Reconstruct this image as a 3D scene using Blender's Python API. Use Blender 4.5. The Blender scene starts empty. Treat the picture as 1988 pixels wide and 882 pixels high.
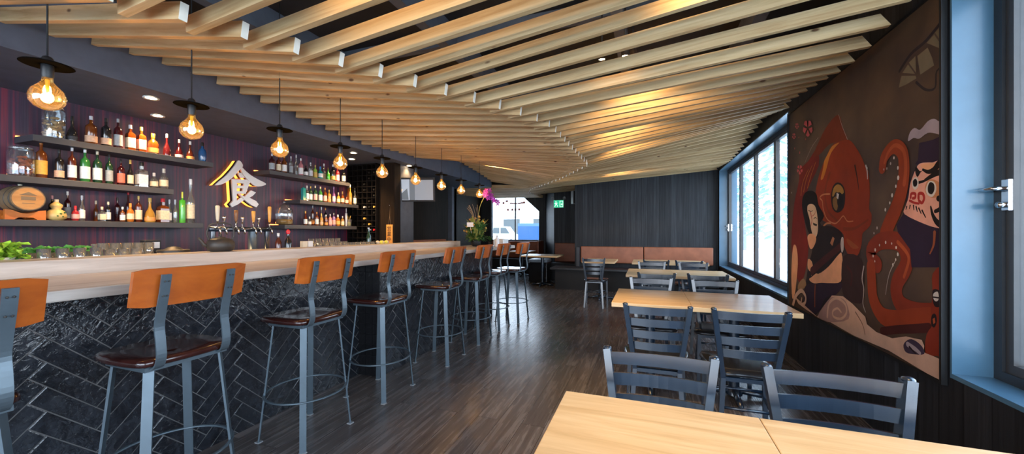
import bpy, bmesh, math, random
from mathutils import Vector, Matrix, Euler
from mathutils.geometry import tessellate_polygon
random.seed(7)
PI=math.pi
S=bpy.context.scene
COL=S.collection
# ------------------------------------------------------------------ materials
MATS={}
def _new(name):
    m=bpy.data.materials.new(name); m.use_nodes=True
    nt=m.node_tree; b=nt.nodes['Principled BSDF']
    MATS[name]=m
    return m,nt,b
def setp(b,**k):
    for n,v in k.items():
        b.inputs[n.replace('_',' ')].default_value=v
def coords(nt,scale=(1,1,1),rot=(0,0,0),kind='Object'):
    tc=nt.nodes.new('ShaderNodeTexCoord'); mp=nt.nodes.new('ShaderNodeMapping')
    mp.inputs['Scale'].default_value=scale; mp.inputs['Rotation'].default_value=rot
    nt.links.new(tc.outputs[kind],mp.inputs['Vector'])
    return mp.outputs['Vector']
def noise(nt,vec,scale=5,detail=4,rough=.55,dist=0):
    n=nt.nodes.new('ShaderNodeTexNoise'); n.inputs['Scale'].default_value=scale
    n.inputs['Detail'].default_value=detail; n.inputs['Roughness'].default_value=rough
    n.inputs['Distortion'].default_value=dist
    nt.links.new(vec,n.inputs['Vector']); return n.outputs['Fac']
def ramp(nt,fac,stops):
    r=nt.nodes.new('ShaderNodeValToRGB'); e=r.color_ramp.elements
    while len(e)<len(stops): e.new(.5)
    for el,(p,c) in zip(e,stops):
        el.position=p; el.color=(c[0],c[1],c[2],1)
    nt.links.new(fac,r.inputs['Fac']); return r.outputs['Color']
def mixc(nt,a,b,fac,mode='MIX'):
    m=nt.nodes.new('ShaderNodeMix'); m.data_type='RGBA'; m.blend_type=mode
    for sock,v in ((m.inputs[6],a),(m.inputs[7],b),(m.inputs[0],fac)):
        if isinstance(v,(int,float)): sock.default_value=v
        elif isinstance(v,tuple): sock.default_value=(v[0],v[1],v[2],1)
        else: nt.links.new(v,sock)
    return m.outputs[2]
def bump(nt,b,h,strength=.2,dist=.01):
    n=nt.nodes.new('ShaderNodeBump'); n.inputs['Strength'].default_value=strength
    n.inputs['Distance'].default_value=dist
    nt.links.new(h,n.inputs['Height']); nt.links.new(n.outputs['Normal'],b.inputs['Normal'])
def plain(name,col,rough=.5,metal=0,var=.12,scale=9,spec=.5,coat=0):
    m,nt,b=_new(name)
    f=noise(nt,coords(nt),scale,3)
    lo=tuple(max(0,c*(1-var)) for c in col); hi=tuple(min(1,c*(1+var)) for c in col)
    nt.links.new(ramp(nt,f,[(.3,lo),(.7,hi)]),b.inputs['Base Color'])
    setp(b,Roughness=rough,Metallic=metal); b.inputs['Specular IOR Level'].default_value=spec
    b.inputs['Coat Weight'].default_value=coat; b.inputs['Coat Roughness'].default_value=.15
    return m
def wood(name,c1,c2,stretch=(1,14,14),rough=.5,knots=False,rnd=.0,coat=0,spec=.5,bs=.08,c3=None):
    m,nt,b=_new(name)
    v=coords(nt,stretch)
    oi=nt.nodes.new('ShaderNodeObjectInfo')
    add=nt.nodes.new('ShaderNodeVectorMath'); add.operation='ADD'
    mul=nt.nodes.new('ShaderNodeMath'); mul.operation='MULTIPLY'; mul.inputs[1].default_value=37.
    nt.links.new(oi.outputs['Random'],mul.inputs[0])
    nt.links.new(v,add.inputs[0]); nt.links.new(mul.outputs[0],add.inputs[1])
    f=noise(nt,add.outputs[0],1.6,6,.6,.6)
    col=ramp(nt,f,[(.3,c1),(.5,c3 or tuple((a+d)/2 for a,d in zip(c1,c2))),(.72,c2)])
    if rnd:
        col=mixc(nt,col,tuple(x*.62 for x in c1),oi.outputs['Random'])
        nt.nodes[-1].inputs[0].default_value=0
        mm=nt.nodes.new('ShaderNodeMath'); mm.operation='MULTIPLY'; mm.inputs[1].default_value=rnd
        nt.links.new(oi.outputs['Random'],mm.inputs[0]); nt.links.new(mm.outputs[0],nt.nodes[-2].inputs[0])
    if knots:
        vo=nt.nodes.new('ShaderNodeTexVoronoi'); vo.inputs['Scale'].default_value=1.0
        v2=coords(nt,(3.6,8,8))
        a2=nt.nodes.new('ShaderNodeVectorMath'); a2.operation='ADD'
        nt.links.new(v2,a2.inputs[0]); nt.links.new(mul.outputs[0],a2.inputs[1]); nt.links.new(a2.outputs[0],vo.inputs['Vector'])
        k=ramp(nt,vo.outputs['Distance'],[(.05,(1,1,1)),(.10,(0,0,0))])
        col=mixc(nt,col,(.16,.07,.025),k)
    nt.links.new(col,b.inputs['Base Color'])
    setp(b,Roughness=rough); b.inputs['Coat Weight'].default_value=coat; b.inputs['Specular IOR Level'].default_value=spec
    b.inputs['Coat Roughness'].default_value=.12
    bump(nt,b,f,bs,.004)
    return m
def boards(name,c1,c2,axis,pitch=.115,rough=.6,gap=(.004,.004,.005),spec=.4):
    """vertical boards; axis = horizontal axis index the boards repeat along"""
    m,nt,b=_new(name)
    tc=nt.nodes.new('ShaderNodeTexCoord'); sp=nt.nodes.new('ShaderNodeSeparateXYZ')
    nt.links.new(tc.outputs['Object'],sp.inputs[0])
    dv=nt.nodes.new('ShaderNodeMath'); dv.operation='DIVIDE'; dv.inputs[1].default_value=pitch
    nt.links.new(sp.outputs[axis],dv.inputs[0])
    fr=nt.nodes.new('ShaderNodeMath'); fr.operation='FRACT'; nt.links.new(dv.outputs[0],fr.inputs[0])
    fl=nt.nodes.new('ShaderNodeMath'); fl.operation='FLOOR'; nt.links.new(dv.outputs[0],fl.inputs[0])
    wn=nt.nodes.new('ShaderNodeTexWhiteNoise'); wn.noise_dimensions='1D'; nt.links.new(fl.outputs[0],wn.inputs['W'])
    sc=[34,34,34]; sc[2]=1.3
    f=noise(nt,coords(nt,tuple(sc)),1.,5,.6)
    col=ramp(nt,f,[(.3,c1),(.75,c2)])
    col=mixc(nt,col,tuple(x*.35 for x in c1),wn.outputs['Value'])
    mixn=nt.nodes[-1]
    mm=nt.nodes.new('ShaderNodeMath'); mm.operation='MULTIPLY'; mm.inputs[1].default_value=.55
    nt.links.new(wn.outputs['Value'],mm.inputs[0]); nt.links.new(mm.outputs[0],mixn.inputs[0])
    g=ramp(nt,fr.outputs[0],[(.0,(1,1,1)),(.05,(0,0,0)),(.95,(0,0,0)),(1.,(1,1,1))])
    col=mixc(nt,col,gap,g)
    nt.links.new(col,b.inputs['Base Color']); setp(b,Roughness=rough); b.inputs['Specular IOR Level'].default_value=spec
    bump(nt,b,f,.35,.006)
    return m
def emit(name,col,strength):
    m,nt,b=_new(name)
    setp(b,Base_Color=(*col,1),Roughness=.4)
    b.inputs['Emission Color'].default_value=(*col,1); b.inputs['Emission Strength'].default_value=strength
    return m
def glass(name,tint=(1,1,1),refl=.08,rough=.02,rim=.35,milk=0,mcol=(.86,.9,.9)):
    """thin clear glass: see-through straight on, reflecting at the grazing rim"""
    m=bpy.data.materials.new(name); m.use_nodes=True; nt=m.node_tree
    nt.nodes.remove(nt.nodes['Principled BSDF']); out=nt.nodes['Material Output']
    t=nt.nodes.new('ShaderNodeBsdfTransparent'); t.inputs[0].default_value=(*tint,1)
    g=nt.nodes.new('ShaderNodeBsdfGlossy'); g.inputs['Roughness'].default_value=rough; g.inputs[0].default_value=(.95,.97,1,1)
    lw=nt.nodes.new('ShaderNodeLayerWeight'); lw.inputs[0].default_value=rim
    mr=nt.nodes.new('ShaderNodeMapRange'); mr.inputs[3].default_value=refl; mr.inputs[4].default_value=.8
    nt.links.new(lw.outputs['Facing'],mr.inputs[0])
    if milk:
        df=nt.nodes.new('ShaderNodeBsdfTranslucent'); df.inputs[0].default_value=(*mcol,1)
        d2=nt.nodes.new('ShaderNodeBsdfDiffuse'); d2.inputs[0].default_value=(*mcol,1)
        da=nt.nodes.new('ShaderNodeMixShader'); nt.links.new(df.outputs[0],da.inputs[1]); nt.links.new(d2.outputs[0],da.inputs[2])
        t2=nt.nodes.new('ShaderNodeMixShader'); t2.inputs[0].default_value=milk; nt.links.new(t.outputs[0],t2.inputs[1]); nt.links.new(da.outputs[0],t2.inputs[2]); t=t2
    mx=nt.nodes.new('ShaderNodeMixShader'); nt.links.new(mr.outputs[0],mx.inputs[0])
    nt.links.new(t.outputs[0],mx.inputs[1]); nt.links.new(g.outputs[0],mx.inputs[2])
    nt.links.new(mx.outputs[0],out.inputs['Surface']); MATS[name]=m
    return m
def M(n): return MATS[n]

wood('batten_pine',(.50,.28,.11),(.84,.60,.33),(1.1,22,22),.6,knots=True,rnd=.38,c3=(.70,.47,.23))
plain('batten_end',(.84,.76,.64),.6)  # pale end grain, with the daylight on the ends also put into the colour
wood('counter_wood',(.44,.37,.315),(.70,.635,.57),(14,1.1,14),.42,coat=.15)
wood('table_maple',(.60,.37,.17),(.84,.60,.34),(1.3,15,15),.36,coat=.2,c3=(.74,.49,.25))
wood('floor_strip',(.05,.037,.033),(.2,.16,.145),(26,1.6,26),.3)
wood('stool_back_wood',(.33,.062,.009),(.56,.135,.018),(16,2.2,6),.28,coat=.5)
wood('stool_seat_wood',(.016,.004,.0035),(.050,.011,.008),(3,16,16),.17,coat=.7)
wood('oak_head',(.38,.16,.04),(.58,.30,.09),(2,3,14),.5)
wood('oak_stave',(.13,.085,.045),(.25,.17,.09),(12,2,12),.5)
wood('orange_stand',(.48,.12,.012),(.64,.19,.025),(8,2,8),.45)
wood('plaque_wood',(.55,.22,.04),(.80,.40,.10),(9,9,2),.5)
wood('dark_veneer',(.009,.006,.0042),(.024,.015,.0095),(20,20,1.4),.7,spec=.12)
wood('handle_orange',(.60,.26,.04),(.82,.42,.09),(10,10,3),.35)
wood('handle_brown',(.18,.08,.03),(.30,.14,.06),(10,10,3),.35)
boards('charred_x',(.015,.016,.019),(.06,.065,.074),0,.12)
boards('charred_y',(.014,.014,.016),(.05,.052,.06),1,.16)
plain('ceiling_black',(.016,.015,.016),.8)
plain('joist_grey',(.10,.115,.14),.7)
plain('bulkhead_paint',(.085,.10,.135),.6)
plain('wall_gray',(.07,.078,.095),.6)
plain('reveal_paint',(.085,.185,.275),.35,var=.05,coat=.35)
plain('window_frame_black',(.03,.033,.038),.35)
plain('sash_bronze',(.055,.05,.048),.35)
plain('black_steel',(.009,.022,.042),.27,.0,var=.2,spec=.95,coat=.5)
plain('black_matte',(.009,.009,.010),.6)
plain('rack_black',(.006,.0045,.004),.6,spec=.3)
plain('tap_black',(.01,.01,.011),.4)
plain('black_vinyl',(.016,.016,.018),.16,spec=.8)
plain('stool_steel',(.125,.165,.195),.38,.55,var=.12)
plain('chrome',(.75,.76,.78),.14,1,var=.03)
plain('cast_iron',(.06,.055,.05),.5,.5)
plain('leather_tan',(.42,.135,.062),.42,var=.16,scale=5)
plain('leather_rust',(.26,.075,.03),.45,var=.16)
plain('dark_laminate',(.025,.026,.03),.38)
plain('shelf_grey',(.05,.05,.055),.45)
plain('shelf_end',(.012,.012,.012),.5)
plain('grout',(.15,.145,.14),.8)
plain('snow_ground',(.86,.84,.80),.9,var=.04,scale=.6)
plain('facade_white',(.82,.84,.86),.8,var=.04)
plain('hazed_needles',(.55,.74,.80),.8,var=.25,scale=3)  # haze and overexposure of the distant trees put into the needle colour
plain('bark',(.45,.45,.45),.9)
plain('car_white',(.8,.82,.85),.25,coat=.5,var=.03)
plain('car_blue',(.012,.055,.15),.25,coat=.5,var=.05)
plain('car_glass',(.03,.045,.05),.1,var=.05)
plain('tyre',(.03,.03,.03),.8)
plain('white_ceramic',(.82,.82,.8),.25,var=.03)
plain('plastic_white',(.8,.8,.8),.4,var=.03)
plain('plastic_grey',(.35,.36,.37),.4,var=.05)
plain('lettuce',(.36,.62,.05),.5,var=.45,scale=22)
plain('herb',(.16,.46,.09),.5,var=.45,scale=26)
plain('leaf_dark',(.05,.14,.03),.45,var=.4,scale=16)
plain('leaf_olive',(.25,.26,.06),.5,var=.4,scale=16)
plain('flower_amber',(.62,.33,.07),.5,var=.3)
plain('orchid',(.50,.05,.46),.5,var=.25)
plain('twig',(.22,.15,.09),.7)
plain('lemon',(.85,.72,.08),.4)
plain('disc_black',(.0035,.0035,.0035),.8,spec=0)
plain('brick_red',(.5,.08,.07),.4)
plain('led_white',(.9,.85,.8),.4)
# floor: long grey-brown vinyl planks along the room
def floor_mat():
    m,nt,b=_new('floor_planks')
    v=coords(nt,(1,1,1),(0,0,PI/2))
    br=nt.nodes.new('ShaderNodeTexBrick'); br.offset=.37; br.inputs['Scale'].default_value=1
    br.inputs['Brick Width'].default_value=1.22; br.inputs['Row Height'].default_value=.16
    br.inputs['Mortar Size'].default_value=.0016; br.inputs['Bias'].default_value=0
    br.inputs['Color1'].default_value=(0,0,0,1); br.inputs['Color2'].default_value=(1,1,1,1); br.inputs['Mortar'].default_value=(.5,.5,.5,1)
    nt.links.new(v,br.inputs['Vector'])
    va=nt.nodes.new('ShaderNodeVectorMath'); va.operation='ADD'
    v2=coords(nt,(26,1.5,26))
    vs=nt.nodes.new('ShaderNodeVectorMath'); vs.operation='SCALE'; vs.inputs['Scale'].default_value=9
    nt.links.new(br.outputs['Color'],vs.inputs[0]); nt.links.new(v2,va.inputs[0]); nt.links.new(vs.outputs[0],va.inputs[1])
    f=noise(nt,va.outputs[0],1.2,7,.65,.5)
    col=ramp(nt,f,[(.28,(.058,.046,.043)),(.5,(.135,.112,.104)),(.74,(.28,.245,.23))])
    col=mixc(nt,col,(.05,.038,.034),br.outputs['Color']); mx=nt.nodes[-1]
    mm=nt.nodes.new('ShaderNodeMath'); mm.operation='MULTIPLY'; mm.inputs[1].default_value=.45
    nt.links.new(br.outputs['Color'],mm.inputs[0]); nt.links.new(mm.outputs[0],mx.inputs[0])
    col=mixc(nt,col,(.012,.01,.01),br.outputs['Fac'])
    nt.links.new(col,b.inputs['Base Color'])
    rr=nt.nodes.new('ShaderNodeMapRange'); rr.inputs[3].default_value=.17; rr.inputs[4].default_value=.36
    nt.links.new(f,rr.inputs[0]); nt.links.new(rr.outputs[0],b.inputs['Roughness'])
    bump(nt,b,f,.12,.004)
floor_mat()
# bar back wall: vertical streaks of dark plum and maroon
def streaks():
    m,nt,b=_new('plum_streaks')
    a=noise(nt,coords(nt,(1,26,.35)),1.4,5,.65)
    c=noise(nt,coords(nt,(1,3.2,.12)),1.2,2,.5)
    col=ramp(nt,a,[(.3,(.016,.012,.024)),(.5,(.060,.022,.058)),(.62,(.26,.022,.05)),(.78,(.045,.032,.085))])
    col=mixc(nt,col,(.045,.036,.055),ramp(nt,c,[(.35,(.1,.1,.1)),(.65,(.75,.75,.75))]))
    nt.links.new(col,b.inputs['Base Color']); setp(b,Roughness=.42)
    bump(nt,b,a,.4,.005)
streaks()
# handmade black glazed tile
def tile():
    m,nt,b=_new('black_glaze')
    f=noise(nt,coords(nt),16,4,.6)
    g=noise(nt,coords(nt),34,3,.55,.8)
    nt.links.new(ramp(nt,f,[(.3,(.007,.008,.011)),(.7,(.026,.030,.038))]),b.inputs['Base Color'])
    rr=nt.nodes.new('ShaderNodeMapRange'); rr.inputs[3].default_value=.05; rr.inputs[4].default_value=.24
    nt.links.new(f,rr.inputs[0]); nt.links.new(rr.outputs[0],b.inputs['Roughness'])
    b.inputs['Specular IOR Level'].default_value=.75
    bump(nt,b,g,.5,.008)
tile()
plain('black_square_tile',(.012,.012,.014),.22,spec=.6)
glass('pane_glass',(.97,.99,1),.03,.0,.2)
glass('tumbler_glass',(.93,.96,.95),.25,.06,.6,.30)  # milky white mixed in to brighten glass that gets little light
glass('jar_glass',(.93,.96,.95),.12,.03,.5,.06)
glass('bulb_amber',(1,.80,.42),.10,.03,.5,.03,(1,.62,.2))
emit('filament',(1,.62,.22),40)
emit('downlight_lens',(1,.72,.42),22)
emit('sign_glow',(1,.36,.05),1.3)
emit('led_amber',(1,.36,.08),2.2)
emit('exit_green',(.02,.60,.30),.42)
emit('exit_white',(.75,1,.88),.45)
emit('screen_grey',(.26,.29,.33),.16)
emit('screen_white',(.42,.48,.56),.2)
emit('screen_dark',(.07,.08,.09),.5)
emit('screen_warm',(.8,.62,.4),.4)
# bottles: tinted glazed glass
for n,c in dict(black=(.012,.011,.012),amber=(.17,.040,.005),darkred=(.05,.005,.008),brownred=(.11,.02,.007),green=(.03,.20,.04),darkgreen=(.015,.06,.025),
    blue=(.015,.09,.26),red=(.42,.02,.03),orange=(.55,.17,.02),gold=(.46,.24,.04),brightgreen=(.08,.50,.03),lime=(.36,.56,.06),teal=(.02,.30,.30),
    pinkglass=(.60,.22,.24),violet=(.28,.12,.34),silver=(.55,.55,.57)).items():
    m=plain('glass_'+n,c,.1,var=.1,spec=.7,coat=.5)
    m.node_tree.nodes['Principled BSDF'].inputs['Transmission Weight'].default_value=.0 if n in('black','silver') else .12
glass('glass_clear',(.92,.93,.88),.14,.03,.5,.12)
for n,c in dict(peach=(.75,.45,.28),grey=(.32,.35,.36),cream=(.78,.66,.45),pink=(.72,.42,.38),orange=(.72,.30,.08),yellow=(.80,.42,.06),white=(.78,.78,.76),
    coral=(.75,.16,.10),gold=(.65,.42,.10),silver=(.6,.6,.6),dark=(.04,.04,.045)).items(): plain('label_'+n,c,.6,var=.15,scale=60)
for n,c in dict(black=(.015,.015,.015),silver=(.6,.6,.62),grey=(.3,.32,.33),gold=(.65,.42,.10),amber=(.4,.14,.02),white=(.8,.8,.78),cream=(.72,.62,.45),glass=(.5,.5,.46),
    pink=(.7,.35,.35),red=(.6,.02,.03),lime=(.62,.72,.1),orange=(.7,.3,.05),blue=(.03,.2,.5),brown=(.2,.08,.03),violet=(.4,.25,.45),teal=(.02,.3,.3)).items(): plain('cap_'+n,c,.35,var=.1)
# mural paints
for n,c in dict(fan=(.20,.15,.09),dusk=(.035,.025,.03),red1=(.27,.036,.012),red2=(.21,.020,.015),red3=(.20,.034,.014),orange=(.56,.19,.025),orangeD=(.32,.08,.025),orangeL=(.52,.20,.09),
    gold=(.42,.22,.05),goldD=(.25,.13,.04),black=(.012,.009,.01),dark=(.022,.014,.016),white=(.70,.62,.55),pale=(.50,.42,.38),purple=(.035,.018,.035),cream=(.70,.48,.32),redF=(.42,.03,.025),
    peach=(.84,.40,.21),maroon=(.075,.018,.018),ochre=(.36,.20,.10),umber=(.045,.022,.022),oct=(.31,.048,.016),oct2=(.25,.036,.017),oct3=(.26,.034,.016),octL=(.44,.085,.028),octD=(.07,.016,.014),
    violet=(.030,.017,.038),cloud=(.42,.33,.35),pinkface=(.80,.38,.28),peachO=(.60,.24,.11),rust=(.34,.09,.035),wave=(.66,.41,.30),waveD=(.40,.23,.20),plum=(.06,.04,.07),brown=(.2,.1,.06),blossom=(.60,.11,.12)).items():
    plain('print_'+n,c,.6,var=.12,scale=7,spec=.15)
def mural_bg():
    m,nt,b=_new('print_ground')
    f=noise(nt,coords(nt),2.2,4,.5)
    nt.links.new(ramp(nt,f,[(.3,(.034,.020,.021)),(.5,(.085,.048,.03)),(.72,(.14,.080,.043))]),b.inputs['Base Color'])
    setp(b,Roughness=.55); b.inputs['Specular IOR Level'].default_value=.3
mural_bg()

# ------------------------------------------------------------------ mesh tools
class MB:
    def __init__(s): s.v=[]; s.f=[]; s.m=[]; s.sm=[]; s.cur=0; s.X=None
    def add(s,vs,fs,smooth=False):
        o=len(s.v)
        if s.X is not None: vs=[s.X@Vector(p) for p in vs]
        s.v+= [tuple(p) for p in vs]
        for f in fs: s.f.append(tuple(i+o for i in f)); s.m.append(s.cur); s.sm.append(smooth)
    def box(s,x0,x1,y0,y1,z0,z1):
        vs=[(x,y,z) for z in (z0,z1) for y in (y0,y1) for x in (x0,x1)]
        s.add(vs,[(0,2,3,1),(4,5,7,6),(0,1,5,4),(2,6,7,3),(0,4,6,2),(1,3,7,5)])
        return s
    def bbox(s,x0,x1,y0,y1,z0,z1,r=.004):
        """box with chamfered edges"""
        bm=bmesh.new(); bmesh.ops.create_cube(bm,size=1)
        for v in bm.verts: v.co=Vector(((x0+x1)/2+v.co.x*(x1-x0),(y0+y1)/2+v.co.y*(y1-y0),(z0+z1)/2+v.co.z*(z1-z0)))
        bmesh.ops.bevel(bm,geom=bm.edges[:],offset=r,segments=2,profile=.6,affect='EDGES')
        s.frombm(bm); return s
    def frombm(s,bm,smooth=False):
        bm.verts.ensure_lookup_table()
        for i,v in enumerate(bm.verts): v.index=i
        s.add([v.co.copy() for v in bm.verts],[tuple(v.index for v in f.verts) for f in bm.faces],smooth); bm.free()
    def lathe(s,prof,seg=16,cx=0,cy=0,z0=0,smooth=True,cap=True,rot0=0,sx=1,sy=1):
        vs=[];fs=[]
        for r,z in prof:
            for k in range(seg):
                a=rot0+2*PI*k/seg; vs.append((cx+r*sx*math.cos(a),cy+r*sy*math.sin(a),z0+z))
        n=len(prof)
        for i in range(n-1):
            for k in range(seg):
                k2=(k+1)%seg; fs.append((i*seg+k,i*seg+k2,(i+1)*seg+k2,(i+1)*seg+k))
        s.add(vs,fs,smooth)
        if cap:
            o=[ (cx+prof[0][0]*sx*math.cos(rot0+2*PI*k/seg),cy+prof[0][0]*sy*math.sin(rot0+2*PI*k/seg),z0+prof[0][1]) for k in range(seg)]
            t=[ (cx+prof[-1][0]*sx*math.cos(rot0+2*PI*k/seg),cy+prof[-1][0]*sy*math.sin(rot0+2*PI*k/seg),z0+prof[-1][1]) for k in range(seg)]
            if prof[0][0]>1e-5: s.add(o,[tuple(range(seg-1,-1,-1))])
            if prof[-1][0]>1e-5: s.add(t,[tuple(range(seg))])
        return s
    def tube(s,pts,r,seg=8,closed=False,smooth=True,ry=None,up=(0,0,1)):
        """swept round (or flat, with ry) bar along pts; r may be a list"""
        pts=[Vector(p) for p in pts]; n=len(pts); vs=[];fs=[]
        up=Vector(up)
        for i,p in enumerate(pts):
            if closed: t=(pts[(i+1)%n]-pts[i-1]).normalized()
            else: t=(pts[min(i+1,n-1)]-pts[max(i-1,0)]).normalized()
            u=up if abs(t.dot(up))<.97 else Vector((1,0,0))
            a=t.cross(u).normalized(); b=a.cross(t).normalized()
            ra=r[i] if isinstance(r,(list,tuple)) else r; rb=ra if ry is None else ry
            for k in range(seg):
                an=2*PI*(k+.5)/seg if seg==4 else 2*PI*k/seg
                q=1.41421356 if seg==4 else 1
                vs.append(p+a*ra*q*math.cos(an)+b*rb*q*math.sin(an))
        m=n if closed else n-1
        for i in range(m):
            j=(i+1)%n
            for k in range(seg):
                k2=(k+1)%seg; fs.append((i*seg+k,i*seg+k2,j*seg+k2,j*seg+k))
        if not closed: fs.append(tuple(range(seg-1,-1,-1))); fs.append(tuple((n-1)*seg+k for k in range(seg)))
        s.add(vs,fs,smooth and seg>4); return s
    def prism(s,poly,d0,d1,ax='z'):
        """closed 2-D outline extruded between d0 and d1 along an axis"""
        def P(a,b,d): return (a,b,d) if ax=='z' else ((d,a,b) if ax=='x' else (a,d,b))
        n=len(poly); tri=tessellate_polygon([[Vector((a,b,0)) for a,b in poly]])
        vs=[P(a,b,d0) for a,b in poly]+[P(a,b,d1) for a,b in poly]
        fs=[tuple(t) for t in tri]+[tuple(i+n for i in t[::-1]) for t in tri]+[(i,(i+1)%n,n+(i+1)%n,n+i) for i in range(n)]
        s.add(vs,fs); return s
    def flat(s,poly,d,ax='x'):
        def P(a,b): return (a,b,d) if ax=='z' else ((d,a,b) if ax=='x' else (a,d,b))
        tri=tessellate_polygon([[Vector((a,b,0)) for a,b in poly]])
        s.add([P(a,b) for a,b in poly],[tuple(t) for t in tri]); return s
    def ball(s,c,r,sub=2,sx=1,sy=1,sz=1,jit=0):
        bm=bmesh.new(); bmesh.ops.create_icosphere(bm,subdivisions=sub,radius=1)
        for v in bm.verts:
            k=1+random.uniform(-jit,jit) if jit else 1
            v.co=Vector((c[0]+v.co.x*r*sx*k,c[1]+v.co.y*r*sy*k,c[2]+v.co.z*r*sz*k))
        s.frombm(bm,True); return s
    def build(s,name,mats,parent=None,loc=None,fix=True):
        me=bpy.data.meshes.new(name); me.from_pydata(s.v,[],s.f)
        if not isinstance(mats,(list,tuple)): mats=[mats]
        for m in mats: me.materials.append(M(m) if isinstance(m,str) else m)
        for p,mi,sm in zip(me.polygons,s.m,s.sm): p.material_index=mi; p.use_smooth=sm
        me.validate()
        if fix:
            bm=bmesh.new(); bm.from_mesh(me); bmesh.ops.recalc_face_normals(bm,faces=bm.faces[:]); bm.to_mesh(me); bm.free()
        o=bpy.data.objects.new(name,me); COL.objects.link(o)
        if parent is not None: o.parent=parent
        if loc: o.location=loc
        return o
def tag(o,label,cat,group=None,kind=None):
    o['label']=label; o['category']=cat
    if group: o['group']=group
    if kind: o['kind']=kind
    return o
def thing(name,label,cat,loc=(0,0,0),rz=0,group=None):
    o=bpy.data.objects.new(name,None); COL.objects.link(o); o.empty_display_size=.1
    o.location=loc; o.rotation_euler=(0,0,rz)
    return tag(o,label,cat,group)
def struct(o,label,cat):
    o['kind']='structure'; o['label']=label; o['category']=cat; return o
def kids(o): return list(o.children)
def dup(o,loc,rz,label):
    c=o.copy(); COL.objects.link(c); c.location=loc; c.rotation_euler=(0,0,rz); c['label']=label
    for ch in kids(o):
        d=ch.copy(); COL.objects.link(d); d.parent=c
        for g in kids(ch):
            e=g.copy(); COL.objects.link(e); e.parent=d
    return c
def smooth_poly(P,k=4):
    n=len(P); out=[]
    for i in range(n):
        p0,p1,p2,p3=[Vector(P[(i+j)%n]) for j in(-1,0,1,2)]
        for q in range(k):
            t=q/k
            out.append(tuple(.5*((2*p1)+(p2-p0)*t+(2*p0-5*p1+4*p2-p3)*t*t+(-p0+3*p1-3*p2+p3)*t**3)))
    return out
def smooth_line(P,k=5):
    n=len(P); out=[]
    for i in range(n-1):
        p0,p1,p2,p3=[Vector(P[min(max(i+j,0),n-1)]) for j in(-1,0,1,2)]
        for q in range(k):
            t=q/k
            out.append(tuple(.5*((2*p1)+(p2-p0)*t+(2*p0-5*p1+4*p2-p3)*t*t+(-p0+3*p1-3*p2+p3)*t**3)))
    out.append(tuple(P[-1])); return out
def lerp(tab,x):
    if x<=tab[0][0]: return tab[0][1]
    for (a,b),(c,d) in zip(tab,tab[1:]):
        if x<=c: return b+(d-b)*(x-a)/(c-a)
    return tab[-1][1]
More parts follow.
